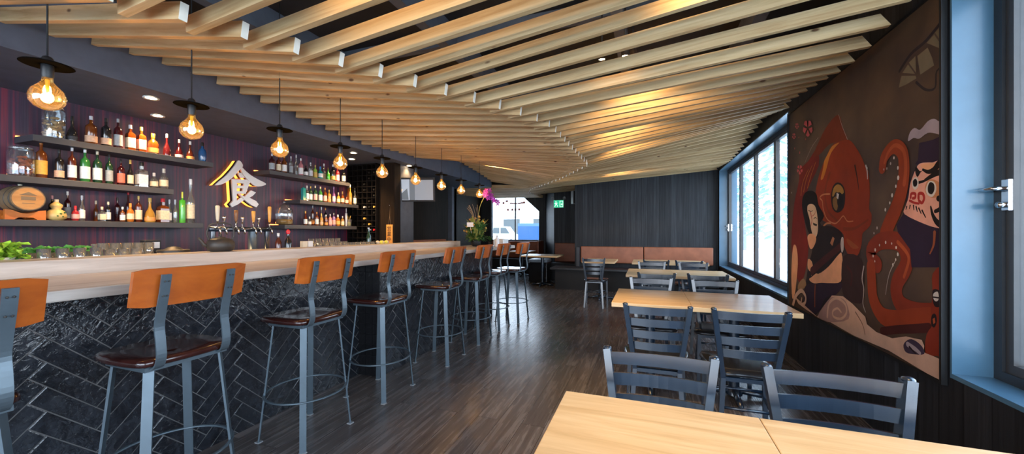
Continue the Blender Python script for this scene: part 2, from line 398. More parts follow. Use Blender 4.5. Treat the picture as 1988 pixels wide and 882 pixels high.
BOTTLES=[
('LT', -4.31, 1.684, 0.203, 0.07, 'dec', 'black', 'dark', 'black', 'black onion-shaped decanter bottle beside the tall swing-top jar on the top left shelf'),
('LT', -4.31, 1.794, 0.235, 0.08, 'std', 'amber', 'peach', 'silver', 'amber whisky bottle with wide low peach label and silver cap, top left shelf'),
('LT', -4.31, 1.886, 0.244, 0.069, 'std', 'black', 'peach', 'black', 'black bottle with round cream seal above a low peach label, top left shelf'),
('LT', -4.31, 1.963, 0.261, 0.062, 'std', 'darkred', 'grey', 'grey', 'dark red bottle with grey-green label and clear stopper, top left shelf'),
('LT', -4.31, 2.046, 0.23, 0.064, 'sq', 'amber', 'cream', 'silver', 'square amber bottle with large cream label on the top left shelf'),
('LT', -4.31, 2.123, 0.231, 0.063, 'sq', 'amber', 'pink', 'gold', 'square amber bottle with large pink label on the top left shelf'),
('LT', -4.31, 2.21, 0.192, 0.087, 'squat', 'amber', 'orange', 'amber', 'squat amber bottle with orange band label on the top left shelf'),
('LT', -4.31, 2.318, 0.218, 0.065, 'dec', 'darkred', 'none', 'white', 'dark red decanter bottle with white cap, right of the squat orange-banded bottle'),
('LT', -4.31, 2.42, 0.188, 0.068, 'dec', 'darkred', 'pink', 'white', 'dark red bottle with pink spot label, between two dark decanters, top left shelf'),
('LT', -4.31, 2.514, 0.189, 0.071, 'dec', 'brownred', 'orange', 'white', 'brown-red decanter bottle with white cap beside the round blue bottle'),
('LT', -4.31, 2.626, 0.203, 0.078, 'squat', 'blue', 'none', 'black', 'round blue bottle at the far right end of the top left shelf'),
('LM', -4.31, 1.52, 0.291, 0.068, 'std', 'amber', 'yellow', 'amber', 'tall amber bottle with big yellow label beside the swing-top jar on the middle left shelf'),
('LM', -4.31, 1.614, 0.24, 0.057, 'std', 'black', 'peach', 'black', 'black bottle with low cream-pink label on the middle left shelf'),
('LM', -4.31, 1.684, 0.271, 0.054, 'std', 'brownred', 'white', 'silver', 'red-brown bottle with tall white label on the middle left shelf'),
('LM', -4.31, 1.758, 0.274, 0.064, 'std', 'green', 'white', 'white', 'green bottle with white cap and banded white label on the middle left shelf'),
('LM', -4.31, 1.832, 0.272, 0.061, 'std', 'darkgreen', 'white', 'cream', 'dark green bottle with cream cap and plain grey-white label on the middle left shelf'),
('LM', -4.31, 1.906, 0.256, 0.051, 'std', 'darkgreen', 'grey', 'black', 'dark green bottle with silver-grey label and black cap on the middle left shelf'),
('LM', -4.31, 1.983, 0.226, 0.056, 'std', 'darkred', 'coral', 'black', 'dark red bottle with bright coral label on the middle left shelf'),
('LM', -4.31, 2.046, 0.233, 0.045, 'long', 'black', 'cream', 'gold', 'slim black bottle with gold cap and cream label on the middle left shelf'),
('LM', -4.31, 2.126, 0.228, 0.08, 'sq', 'clear', 'white', 'black', 'clear square bottle with two white label panels on the middle left shelf'),
('LM', -4.31, 2.218, 0.144, 0.063, 'squat', 'clear', 'cream', 'silver', 'small round clear bottle with cream label and silver cap on the middle left shelf'),
('LM', -4.31, 2.294, 0.194, 0.072, 'squat', 'clear', 'cream', 'glass', 'clear flask with cream label and round glass stopper, right end of the middle left shelf'),
('LB', -4.42, 1.616, 0.198, 0.041, 'std', 'black', 'grey', 'pink', 'black bottle with pink cap between the oak cask and the gourd bottle'),
('LB', -4.42, 1.701, 0.239, 0.041, 'std', 'darkred', 'grey', 'white', 'dark bottle with tall white cap standing behind the gourd bottle'),
('LB', -4.31, 1.702, 0.12, 0.046, 'squat', 'red', 'pink', 'red', 'small round red bottle between the gourd bottle and the white-labelled bottle'),
('LB', -4.31, 1.74, 0.206, 0.039, 'long', 'clear', 'white', 'silver', 'slim clear bottle with white label and yellow neck on the bottom left shelf'),
('LB', -4.42, 1.869, 0.177, 0.033, 'long', 'amber', 'none', 'cream', 'slim amber bottle with cream cap behind a pale tumbler-shaped bottle, bottom left shelf'),
('LB', -4.31, 1.86, 0.122, 0.044, 'sq', 'clear', 'cream', 'cream', 'short square pale bottle with striped cream label on the bottom left shelf'),
('LB', -4.31, 1.899, 0.168, 0.036, 'std', 'black', 'white', 'cream', 'small black bottle with cream cap and low white label on the bottom left shelf'),
('LB', -4.42, 2.009, 0.215, 0.044, 'std', 'darkred', 'none', 'black', 'dark red bottle in the back row behind small white-labelled ones, bottom left shelf'),
('LB', -4.31, 1.993, 0.13, 0.038, 'std', 'amber', 'white', 'white', 'small amber bottle with white label left of the orange ball bottle'),
('LB', -4.42, 2.084, 0.287, 0.046, 'long', 'darkred', 'none', 'red', 'tall dark bottle with red cap standing behind the orange ball bottle'),
('LB', -4.31, 2.046, 0.165, 0.055, 'squat', 'orange', 'cream', 'orange', 'ball-shaped orange bottle on the bottom left shelf'),
('LB', -4.31, 2.104, 0.234, 0.053, 'std', 'brownred', 'cream', 'gold', 'brown bottle with cream label and gold neck on the bottom left shelf'),
('LB', -4.31, 2.187, 0.223, 0.086, 'dec', 'gold', 'orange', 'gold', 'squat golden bottle with long thin neck on the bottom left shelf'),
('LB', -4.31, 2.286, 0.226, 0.086, 'sq', 'amber', 'cream', 'red', 'square bottle with broad cream label and tall red stopper'),
('LB', -4.31, 2.339, 0.221, 0.037, 'long', 'clear', 'white', 'silver', 'slim clear bottle right next to the red-stoppered square bottle'),
('LB', -4.31, 2.386, 0.224, 0.037, 'long', 'clear', 'none', 'silver', 'slim clear bottle beside the bright green can-shaped bottle'),
('LB', -4.31, 2.446, 0.305, 0.057, 'can', 'brightgreen', 'none', 'lime', 'bright green can-shaped bottle with lime spout'),
('LB', -4.31, 2.518, 0.441, 0.075, 'long', 'clear', 'cream', 'white', 'tall clear bottle with square white stopper, right end of the bottom left shelf'),
('RT', -4.31, 3.396, 0.214, 0.069, 'std', 'darkred', 'grey', 'silver', 'dark red bottle with silver label, left end of the top right shelf'),
('RT', -4.31, 3.485, 0.218, 0.06, 'std', 'brownred', 'cream', 'pink', 'brown bottle with cream label and pink cap on the top right shelf'),
('RT', -4.31, 3.564, 0.227, 0.067, 'std', 'amber', 'white', 'gold', 'amber bottle with large white label on the top right shelf'),
('RT', -4.31, 3.659, 0.232, 0.057, 'std', 'clear', 'grey', 'silver', 'clear bottle with grey label on the top right shelf'),
('RT', -4.42, 3.831, 0.292, 0.054, 'long', 'clear', 'none', 'silver', 'tall slim clear bottle with silver spout in the back of the top right shelf'),
('RT', -4.31, 3.806, 0.232, 0.065, 'std', 'pinkglass', 'white', 'white', 'pink bottle with white upper label on the top right shelf'),
('RT', -4.31, 3.886, 0.15, 0.061, 'squat', 'black', 'white', 'black', 'short black bottle with white round label on the top right shelf'),
('RT', -4.31, 3.961, 0.204, 0.062, 'std', 'clear', 'silver', 'silver', 'clear bottle with shiny silver label left of the lime-green bottle'),
('RT', -4.31, 4.038, 0.182, 0.057, 'std', 'lime', 'gold', 'gold', 'lime-green bottle with gold base on the top right shelf'),
('RT', -4.31, 4.125, 0.175, 0.071, 'squat', 'teal', 'white', 'blue', 'round turquoise-blue bottle on the top right shelf'),
('RT', -4.42, 4.295, 0.253, 0.054, 'long', 'clear', 'cream', 'white', 'slim pale bottle with white cap just behind the turquoise bottle'),
('RT', -4.31, 4.262, 0.182, 0.053, 'long', 'brightgreen', 'none', 'brown', 'slim leaf-green bottle on the top right shelf'),
('RT', -4.31, 4.348, 0.241, 0.075, 'std', 'black', 'orange', 'silver', 'black bottle with amber-orange label on the top right shelf'),
('RT', -4.31, 4.435, 0.225, 0.062, 'std', 'red', 'pink', 'red', 'red bottle with low pink label on the top right shelf'),
('RT', -4.31, 4.557, 0.229, 0.064, 'std', 'black', 'grey', 'silver', 'black and silver bottle at the right end of the top right shelf'),
('RM', -4.31, 3.846, 0.189, 0.048, 'box', 'teal', 'none', 'teal', 'tall teal box-shaped bottle, left end of the middle right shelf'),
('RM', -4.31, 3.903, 0.203, 0.043, 'sq', 'clear', 'white', 'silver', 'white-labelled square bottle next to the teal box bottle'),
('RM', -4.31, 3.961, 0.202, 0.049, 'std', 'darkgreen', 'white', 'gold', 'green bottle with white label and gold cap on the middle right shelf'),
('RM', -4.31, 4.038, 0.218, 0.057, 'std', 'darkgreen', 'pink', 'cream', 'green bottle with white and red label and cream cap on the middle right shelf'),
('RM', -4.31, 4.125, 0.214, 0.058, 'std', 'green', 'white', 'cream', 'bright green bottle with low pale label on the middle right shelf'),
('RM', -4.31, 4.207, 0.208, 0.052, 'std', 'amber', 'pink', 'orange', 'amber bottle with orange cap and pink label on the middle right shelf'),
('RM', -4.31, 4.281, 0.187, 0.053, 'std', 'gold', 'orange', 'gold', 'small golden bottle with orange label on the middle right shelf'),
('RM', -4.31, 4.367, 0.241, 0.048, 'long', 'violet', 'white', 'violet', 'slim violet bottle on the middle right shelf'),
('RM', -4.31, 4.455, 0.167, 0.056, 'squat', 'gold', 'cream', 'cream', 'short cream-labelled golden bottle on the middle right shelf'),
('RM', -4.31, 4.536, 0.19, 0.056, 'squat', 'amber', 'cream', 'gold', 'short round amber bottle with pale round label on the middle right shelf'),
('RM', -4.31, 4.619, 0.16, 0.057, 'squat', 'brownred', 'pink', 'black', 'short brown bottle with pink-white label on the middle right shelf'),
('RM', -4.31, 4.694, 0.309, 0.058, 'long', 'gold', 'none', 'silver', 'tall slim golden bottle near the right end of the middle right shelf'),
('RM', -4.42, 4.77, 0.299, 0.045, 'long', 'amber', 'none', 'black', 'slim amber bottle behind the last white-labelled bottle, middle right shelf'),
('RM', -4.31, 4.793, 0.265, 0.052, 'long', 'clear', 'white', 'black', 'white-labelled bottle, last at the right end of the middle right shelf'),
('RB', -4.31, 3.878, 0.192, 0.048, 'long', 'brownred', 'white', 'gold', 'brown bottle with gold cap next to the glass dispenser'),
('RB', -4.31, 3.944, 0.119, 0.049, 'squat', 'clear', 'white', 'silver', 'small clear bottle with white label near the glass dispenser'),
('RB', -4.42, 4.097, 0.285, 0.051, 'std', 'brownred', 'orange', 'silver', 'tall brown bottle in the back row of the bottom right shelf'),
('RB', -4.31, 4.064, 0.188, 0.051, 'std', 'amber', 'white', 'orange', 'amber bottle with tall white label on the bottom right shelf'),
('RB', -4.42, 4.249, 0.273, 0.046, 'long', 'clear', 'none', 'silver', 'tall slim clear bottle in the back row of the bottom right shelf'),
('RB', -4.31, 4.143, 0.17, 0.052, 'squat', 'gold', 'peach', 'gold', 'small golden bottle with peach label on the bottom right shelf'),
('RB', -4.42, 4.323, 0.263, 0.054, 'std', 'black', 'orange', 'orange', 'black bottle with orange cap in the back row of the bottom right shelf'),
('RB', -4.31, 4.225, 0.159, 0.053, 'std', 'amber', 'orange', 'silver', 'amber bottle with orange label on the bottom right shelf'),
('RB', -4.31, 4.3, 0.17, 0.054, 'std', 'pinkglass', 'pink', 'silver', 'pink bottle with silver cap on the bottom right shelf'),
('RB', -4.31, 4.367, 0.188, 0.054, 'std', 'violet', 'pink', 'cream', 'violet-pink bottle with cream cap on the bottom right shelf'),
('RB', -4.31, 4.445, 0.169, 0.069, 'squat', 'orange', 'gold', 'white', 'round orange bottle with white stopper on the bottom right shelf'),
('RB', -4.31, 4.536, 0.15, 0.056, 'std', 'gold', 'cream', 'white', 'golden bottle with cream label and white cap, right of the round orange bottle'),
('RB', -4.31, 4.609, 0.27, 0.036, 'can', 'silver', 'none', 'silver', 'tall slim silver tube at the right end of the bottom right shelf'),
]
SIGN=[[(3.052, 2.1), (3.077, 2.094), (3.098, 2.053), (3.058, 2.002), (2.996, 1.924), (2.918, 1.851), (2.854, 1.815), (2.811, 1.802), (2.854, 1.843), (2.918, 1.907), (2.984, 1.991), (3.027, 2.054)], [(3.083, 2.042), (3.128, 2.0), (3.2, 1.952), (3.281, 1.917), (3.382, 1.881), (3.323, 1.852), (3.254, 1.847), (3.2, 1.88), (3.147, 1.925), (3.102, 1.977)], [(3.048, 1.968), (3.086, 1.964), (3.121, 1.924), (3.086, 1.917)], [(2.986, 1.884), (3.033, 1.885), (3.03, 1.638), (3.086, 1.683), (3.111, 1.663), (3.045, 1.614), (2.984, 1.578), (2.967, 1.602), (3.001, 1.642)], [(3.033, 1.885), (3.147, 1.897), (3.184, 1.878), (3.154, 1.859), (3.033, 1.857)], [(3.128, 1.868), (3.184, 1.875), (3.154, 1.809), (3.132, 1.74), (3.103, 1.745), (3.116, 1.805)], [(3.033, 1.816), (3.119, 1.821), (3.119, 1.803), (3.033, 1.796)], [(3.033, 1.753), (3.111, 1.756), (3.111, 1.738), (3.033, 1.733)], [(3.2, 1.775), (3.251, 1.761), (3.213, 1.724), (3.141, 1.676), (3.114, 1.684)], [(3.052, 1.732), (3.121, 1.696), (3.187, 1.683), (3.257, 1.655), (3.284, 1.624), (3.262, 1.593), (3.211, 1.612), (3.128, 1.667)]]
MURAL=[
('p', 'fan', [(2.857, 2.135), (2.831, 2.195), (2.708, 2.148), (2.701, 2.13), (2.797, 2.129)], 0),
('p', 'fan', [(2.822, 2.208), (2.772, 2.236), (2.713, 2.16)], 0),
('p', 'fan', [(2.764, 2.243), (2.708, 2.256), (2.704, 2.162)], 0),
('p', 'fan', [(2.693, 2.249), (2.612, 2.258), (2.578, 2.189), (2.564, 2.145), (2.67, 2.138)], 0),
('p', 'fan', [(2.62, 2.286), (2.564, 2.303), (2.505, 2.214), (2.505, 2.2)], 0),
('p', 'fan', [(2.557, 2.309), (2.518, 2.322), (2.498, 2.219)], 0),
('p', 'fan', [(2.508, 2.326), (2.474, 2.323), (2.474, 2.19), (2.49, 2.216)], 0),
('s', 'dusk', [(2.848, 2.229), (2.748, 2.283), (2.627, 2.299), (2.505, 2.344)], (0.02, 0.02)),
('s', 'dusk', [(2.701, 2.109), (2.627, 2.043), (2.557, 2.028), (2.544, 2.108), (2.474, 2.108)], (0.015, 0.01)),
('p', 'red2', [(4.002, 2.009), (4.186, 1.939), (4.392, 1.89), (4.408, 1.79), (4.533, 1.582), (4.601, 1.321), (4.611, 1.093), (4.507, 0.875), (4.361, 0.801), (4.247, 0.937), (4.181, 1.147), (4.247, 1.318), (4.292, 1.494), (4.181, 1.693), (3.96, 1.861)], 1),
('s', 'orange', [(4.361, 1.641), (4.314, 1.76), (4.181, 1.863)], (0.012, 0.006)),
('s', 'orange', [(4.292, 1.67), (4.225, 1.784), (4.098, 1.883)], (0.012, 0.006)),
('s', 'orange', [(4.203, 1.695), (4.118, 1.803), (4.018, 1.903)], (0.01, 0.006)),
('p', 'red3', [(3.598, 2.193), (3.531, 2.078), (3.461, 1.973), (3.598, 1.985), (3.772, 1.997), (3.933, 1.952), (4.073, 1.964), (3.933, 2.082), (3.772, 2.168)], 1),
('s', 'pale', [(3.598, 2.193), (3.544, 2.095), (3.461, 1.971)], (0.004, 0.004)),
('s', 'pale', [(3.967, 2.104), (4.11, 2.047), (4.266, 1.937)], (0.003, 0.003)),
('p', 'red1', [(3.598, 1.985), (3.441, 1.963), (3.345, 1.893), (3.256, 1.793), (3.202, 1.707), (3.179, 1.695), (3.161, 1.557), (3.17, 1.446), (3.141, 1.408), (3.147, 1.347), (3.195, 1.31), (3.253, 1.279), (3.265, 1.208), (3.315, 1.129), (3.432, 1.115), (3.516, 1.201), (3.521, 1.271), (3.651, 1.328), (3.781, 1.363), (3.905, 1.402), (4.01, 1.495), (4.026, 1.627), (3.96, 1.765), (3.886, 1.849), (3.835, 1.891), (3.712, 1.977)], 1),
('p', 'orange', [(3.587, 1.976), (3.706, 1.973), (3.788, 1.924), (3.851, 1.88), (3.868, 1.83), (3.919, 1.74), (3.868, 1.74), (3.805, 1.817), (3.742, 1.909), (3.66, 1.953)], 1),
('s', 'dark', [(3.353, 1.761), (3.315, 1.65), (3.302, 1.584)], (0.016, 0.004)),
('s', 'red3', [(3.748, 1.766), (3.833, 1.624), (3.781, 1.467), (3.604, 1.371)], (0.03, 0.02)),
('s', 'red3', [(3.516, 1.313), (3.353, 1.318), (3.183, 1.372)], (0.03, 0.012)),
('p', 'orangeD', [(3.465, 1.244), (3.353, 1.206), (3.302, 1.181), (3.378, 1.172), (3.454, 1.206)], 1),
('p', 'dark', [(3.62, 1.675), (3.53, 1.643), (3.493, 1.569), (3.516, 1.473), (3.61, 1.44), (3.698, 1.477), (3.724, 1.568), (3.698, 1.647)], 1),
('p', 'gold', [(3.61, 1.659), (3.539, 1.63), (3.516, 1.585), (3.574, 1.577), (3.635, 1.604), (3.682, 1.572), (3.705, 1.581), (3.679, 1.638)], 1),
('p', 'goldD', [(3.692, 1.551), (3.629, 1.567), (3.604, 1.512), (3.629, 1.458), (3.682, 1.488)], 1),
('p', 'black', [(3.604, 1.594), (3.539, 1.573), (3.53, 1.509), (3.574, 1.47), (3.62, 1.516)], 1),
('p', 'white', [(3.629, 1.596), (3.589, 1.582), (3.604, 1.543), (3.629, 1.557)], 1),
('s', 'orangeL', [(3.748, 1.597), (3.868, 1.604), (3.934, 1.583), (3.886, 1.551), (3.868, 1.487), (3.798, 1.399), (3.666, 1.358), (3.589, 1.378), (3.521, 1.411), (3.459, 1.37), (3.378, 1.369)], (0.014, 0.008)),
('s', 'orangeL', [(3.731, 1.362), (3.816, 1.358), (3.886, 1.316), (3.934, 1.205), (3.979, 1.091), (4.018, 1.015)], (0.016, 0.018)),
('p', 'dark', [(3.96, 1.428), (3.905, 1.347), (3.731, 1.337), (3.545, 1.285), (3.516, 1.145), (3.559, 1.03), (3.516, 0.894), (3.731, 0.776), (4.018, 0.568), (4.181, 0.568), (4.292, 0.634), (4.247, 0.798), (4.181, 0.977), (4.098, 1.117), (4.057, 1.251), (4.018, 1.349)], 1),
('p', 'purple', [(4.225, 0.801), (3.905, 0.859), (3.545, 0.904), (3.635, 0.806), (3.833, 0.744), (3.979, 0.592), (4.225, 0.577), (4.292, 0.652)], 1),
('p', 'black', [(4.314, 1.619), (4.225, 1.663), (4.098, 1.659), (3.999, 1.616), (3.96, 1.524), (3.851, 1.424), (3.96, 1.348), (3.96, 1.252), (4.139, 1.267), (4.247, 1.37), (4.324, 1.514)], 1),
('p', 'cream', [(4.19, 1.536), (4.09, 1.54), (4.018, 1.504), (3.979, 1.413), (3.972, 1.308), (4.01, 1.248), (4.065, 1.251), (4.114, 1.314), (4.152, 1.411), (4.199, 1.481)], 1),
('p', 'peach', [(4.098, 1.276), (4.018, 1.251), (4.018, 1.203), (4.09, 1.143), (4.148, 1.149), (4.199, 1.232), (4.173, 1.267)], 1),
('s', 'black', [(4.173, 1.488), (4.118, 1.476), (4.078, 1.483)], (0.008, 0.004)),
('s', 'black', [(4.057, 1.407), (4.026, 1.418), (3.987, 1.405)], (0.008, 0.004)),
('s', 'redF', [(4.131, 1.469), (4.098, 1.4), (4.123, 1.342)], (0.014, 0.006)),
('s', 'redF', [(4.086, 1.433), (4.038, 1.451), (4.018, 1.479)], (0.007, 0.004)),
('p', 'black', [(4.078, 1.375), (3.987, 1.357), (3.999, 1.341), (4.065, 1.353)], 1),
('p', 'peach', [(4.181, 1.045), (4.098, 1.026), (4.057, 0.955), (3.96, 0.932), (3.764, 1.012), (3.604, 1.112), (3.545, 1.13), (3.53, 1.032), (3.559, 0.916), (3.731, 0.881), (3.905, 0.862), (4.057, 0.839), (4.16, 0.86), (4.098, 0.917), (4.19, 0.959)], 1),
('s', 'maroon', [(4.098, 0.942), (3.905, 1.032), (3.698, 1.122), (3.559, 1.186)], (0.075, 0.05)),
('s', 'dark', [(4.139, 0.88), (3.905, 0.985), (3.666, 1.101)], (0.012, 0.012)),
('p', 'orangeL', [(3.738, 1.202), (3.692, 1.255), (3.66, 1.241), (3.698, 1.181)], 1),
('p', 'pale', [(3.545, 1.25), (3.516, 1.243), (3.516, 1.159), (3.545, 1.137), (3.562, 1.2)], 1),
('s', 'orangeD', [(4.026, 0.827), (4.034, 0.744), (4.034, 0.638)], (0.018, 0.016)),
('p', 'peach', [(4.569, 1.132), (4.482, 1.154), (4.433, 1.028), (4.457, 0.862), (4.507, 0.69), (4.585, 0.621), (4.611, 0.864)], 1),
('p', 'ochre', [(4.408, 0.795), (4.292, 0.854), (4.225, 0.801), (4.361, 0.73), (4.433, 0.737)], 1),
('p', 'umber', [(3.516, 1.11), (3.302, 1.123), (3.23, 1.032), (3.241, 0.854), (3.29, 0.794), (3.487, 0.801), (3.545, 0.904)], 1),
('s', 'maroon', [(3.459, 1.038), (3.392, 0.99), (3.405, 0.908)], (0.02, 0.02)),
('s', 'oct', [(3.015, 1.691), (2.991, 1.757), (2.899, 1.799), (2.82, 1.751), (2.802, 1.652), (2.82, 1.542), (2.87, 1.44), (2.937, 1.352), (2.983, 1.279)], (0.075, 0.12)),
('s', 'octL', [(2.991, 1.72), (2.952, 1.777), (2.884, 1.804), (2.807, 1.757), (2.786, 1.659), (2.8, 1.565)], (0.02, 0.03)),
('d', 'white', [(2.896, 1.732), (2.858, 1.666), (2.855, 1.608), (2.877, 1.561), (2.914, 1.511), (2.937, 1.467), (2.983, 1.428)], 0.012),
('d', 'pale', [(2.999, 1.679), (2.967, 1.68), (3.073, 1.317), (3.108, 1.283), (2.929, 1.704)], 0.009),
('s', 'oct2', [(3.073, 1.082), (3.123, 1.112), (3.144, 1.168), (3.054, 1.227), (2.925, 1.241), (2.825, 1.223), (2.778, 1.155), (2.793, 1.084), (2.858, 1.007), (2.874, 0.933), (2.825, 0.869), (2.703, 0.853), (2.568, 0.871)], (0.11, 0.11)),
('s', 'oct', [(3.144, 1.064), (3.134, 0.962), (3.113, 0.851), (3.016, 0.769), (2.858, 0.776), (2.703, 0.815), (2.568, 0.844)], (0.1, 0.12)),
('s', 'octD', [(3.016, 0.671), (2.858, 0.72), (2.703, 0.762), (2.594, 0.793)], (0.05, 0.05)),
('s', 'octL', [(2.858, 1.232), (2.778, 1.175), (2.76, 1.127), (2.801, 1.034)], (0.025, 0.02)),
('d', 'white', [(3.097, 1.102), (3.117, 1.135), (3.093, 1.176), (3.044, 1.208), (2.979, 1.227), (2.917, 1.222), (2.874, 1.199), (2.858, 1.16), (2.878, 1.128), (2.905, 1.095)], 0.01),
('s', 'pale', [(2.883, 1.118), (2.934, 1.05), (2.961, 0.984), (2.979, 0.906)], (0.006, 0.004)),
('s', 'pale', [(3.23, 1.057), (3.252, 0.972), (3.23, 0.903), (3.241, 0.806), (3.208, 0.753)], (0.012, 0.006)),
('p', 'oct3', [(2.568, 1.077), (2.471, 1.1), (2.469, 0.677), (2.531, 0.666), (2.62, 0.648), (2.614, 0.751), (2.568, 0.817), (2.581, 0.886), (2.568, 0.978)], 1),
('p', 'dark', [(2.562, 0.997), (2.519, 0.995), (2.507, 0.953), (2.519, 0.916), (2.556, 0.913), (2.571, 0.96)], 1),
('p', 'white', [(2.562, 0.975), (2.531, 0.989), (2.525, 0.954), (2.543, 0.938), (2.562, 0.948)], 1),
('s', 'dark', [(2.562, 0.957), (2.519, 0.96)], (0.008, 0.008)),
('p', 'dark', [(2.575, 0.86), (2.549, 0.874), (2.537, 0.841), (2.556, 0.802), (2.578, 0.814)], 1),
('p', 'octL', [(2.568, 0.844), (2.553, 0.854), (2.549, 0.83), (2.562, 0.818)], 1),
('p', 'violet', [(2.671, 1.771), (2.567, 1.764), (2.458, 1.761), (2.458, 1.621), (2.546, 1.643), (2.659, 1.658), (2.708, 1.621), (2.747, 1.584), (2.78, 1.469), (2.8, 1.401), (2.87, 1.333), (2.855, 1.288), (2.747, 1.195), (2.734, 1.095), (2.458, 1.119), (2.458, 1.296), (2.612, 1.328), (2.793, 1.392), (2.76, 1.484), (2.734, 1.6), (2.684, 1.658)], 0),
('p', 'cloud', [(2.764, 1.802), (2.748, 1.846), (2.708, 1.862), (2.663, 1.84), (2.605, 1.869), (2.557, 1.87), (2.518, 1.845), (2.465, 1.842), (2.465, 1.76), (2.544, 1.791), (2.605, 1.809), (2.67, 1.794), (2.716, 1.809)], 1),
('p', 'violet', [(2.685, 1.678), (2.627, 1.737), (2.557, 1.765), (2.468, 1.754), (2.465, 1.621), (2.685, 1.656)], 1),
('p', 'pinkface', [(2.665, 1.659), (2.567, 1.648), (2.461, 1.623), (2.461, 1.307), (2.524, 1.31), (2.624, 1.332), (2.793, 1.392), (2.786, 1.435), (2.76, 1.484), (2.747, 1.551), (2.727, 1.59), (2.702, 1.628)], 1),
('p', 'peach', [(2.659, 1.654), (2.546, 1.641), (2.463, 1.621), (2.483, 1.595), (2.567, 1.6), (2.624, 1.616)], 1),
('p', 'peachO', [(2.59, 1.564), (2.535, 1.549), (2.504, 1.515), (2.524, 1.472), (2.579, 1.469), (2.624, 1.504), (2.618, 1.544)], 1),
('s', 'black', [(2.641, 1.623), (2.601, 1.605), (2.557, 1.61), (2.524, 1.632), (2.493, 1.634)], (0.012, 0.05)),
('s', 'black', [(2.624, 1.564), (2.579, 1.578), (2.524, 1.59), (2.461, 1.584)], (0.016, 0.04)),
('p', 'black', [(2.696, 1.648), (2.665, 1.619), (2.641, 1.619), (2.659, 1.61), (2.684, 1.589), (2.702, 1.62)], 1),
('s', 'black', [(2.671, 1.558), (2.63, 1.561), (2.618, 1.568)], (0.016, 0.01)),
('p', 'white', [(2.727, 1.574), (2.702, 1.591), (2.677, 1.575), (2.677, 1.539), (2.702, 1.522), (2.724, 1.54)], 1),
('p', 'black', [(2.721, 1.571), (2.698, 1.582), (2.684, 1.561), (2.693, 1.54), (2.715, 1.543)], 1),
('p', 'white', [(2.612, 1.531), (2.59, 1.556), (2.551, 1.543), (2.54, 1.504), (2.567, 1.472), (2.601, 1.482), (2.618, 1.508)], 1),
('p', 'black', [(2.601, 1.53), (2.584, 1.549), (2.557, 1.536), (2.554, 1.505), (2.573, 1.485), (2.599, 1.498)], 1),
('s', 'redF', [(2.74, 1.482), (2.734, 1.503), (2.702, 1.5), (2.702, 1.479), (2.721, 1.477)], (0.016, 0.016)),
('s', 'redF', [(2.674, 1.473), (2.671, 1.497), (2.641, 1.494), (2.63, 1.469), (2.647, 1.446), (2.671, 1.46)], (0.018, 0.016)),
('s', 'redF', [(2.747, 1.466), (2.708, 1.451), (2.671, 1.444)], (0.014, 0.012)),
('s', 'black', [(2.773, 1.434), (2.78, 1.419)], (0.01, 0.006)),
('s', 'black', [(2.744, 1.439), (2.749, 1.422)], (0.01, 0.006)),
('s', 'black', [(2.715, 1.437), (2.711, 1.413)], (0.01, 0.006)),
('s', 'black', [(2.693, 1.429), (2.684, 1.402)], (0.01, 0.006)),
('s', 'black', [(2.671, 1.419), (2.653, 1.39)], (0.01, 0.006)),
('s', 'black', [(2.645, 1.406), (2.618, 1.368)], (0.01, 0.006)),
('s', 'black', [(2.546, 1.396), (2.509, 1.41), (2.504, 1.447), (2.524, 1.46)], (0.02, 0.03)),
('s', 'black', [(2.579, 1.422), (2.562, 1.374), (2.524, 1.334), (2.461, 1.326)], (0.01, 0.045)),
('s', 'black', [(2.493, 1.469), (2.461, 1.473)], (0.01, 0.02)),
('s', 'rust', [(2.551, 1.289), (2.557, 1.227), (2.584, 1.179)], (0.02, 0.008)),
('s', 'rust', [(2.478, 1.259), (2.493, 1.213), (2.504, 1.175)], (0.02, 0.008)),
('p', 'wave', [(4.622, 0.673), (4.482, 0.638), (4.408, 0.596), (4.225, 0.577), (3.979, 0.559), (3.798, 0.704), (3.698, 0.788), (3.516, 0.81), (3.378, 0.779), (3.206, 0.721), (3.186, 0.676), (3.073, 0.651), (2.908, 0.655), (2.778, 0.7), (2.711, 0.707), (2.647, 0.715), (2.627, 0.688), (2.634, 0.653), (2.568, 0.655), (2.474, 0.654), (2.474, 0.542), (2.703, 0.556), (2.943, 0.572), (3.357, 0.556), (3.564, 0.563), (3.772, 0.571), (3.956, 0.557)], 0),
('p', 'waveD', [(3.96, 0.571), (3.816, 0.701), (3.698, 0.774), (3.545, 0.791), (3.459, 0.764), (3.432, 0.658), (3.698, 0.574), (3.833, 0.559)], 1),
('s', 'wave', [(3.781, 0.601), (3.748, 0.713), (3.62, 0.779), (3.487, 0.759), (3.465, 0.695), (3.545, 0.636), (3.666, 0.625), (3.682, 0.666), (3.604, 0.703), (3.545, 0.686)], (0.024, 0.016)),
('s', 'wave', [(4.559, 0.551), (4.482, 0.657), (4.337, 0.733), (4.234, 0.696), (4.247, 0.633), (4.337, 0.609), (4.324, 0.664)], (0.05, 0.02)),
('p', 'plum', [(2.801, 0.644), (2.763, 0.684), (2.711, 0.698), (2.647, 0.682), (2.627, 0.646), (2.703, 0.621), (2.778, 0.61)], 1),
('s', 'cloud', [(2.763, 0.659), (2.703, 0.652), (2.661, 0.64)], (0.03, 0.02)),
('s', 'dark', [(2.748, 0.649), (2.696, 0.627)], (0.012, 0.008)),
('s', 'brown', [(3.333, 0.728), (3.241, 0.663), (3.208, 0.6)], (0.01, 0.006)),
('p', 'blossom', [(4.158, 2.229), (4.08, 2.223), (4.07, 2.188), (4.105, 2.173)], 1),
('p', 'blossom', [(4.178, 2.224), (4.133, 2.165), (4.177, 2.159), (4.223, 2.185)], 1),
('p', 'blossom', [(4.2, 2.239), (4.254, 2.208), (4.294, 2.242), (4.284, 2.275)], 1),
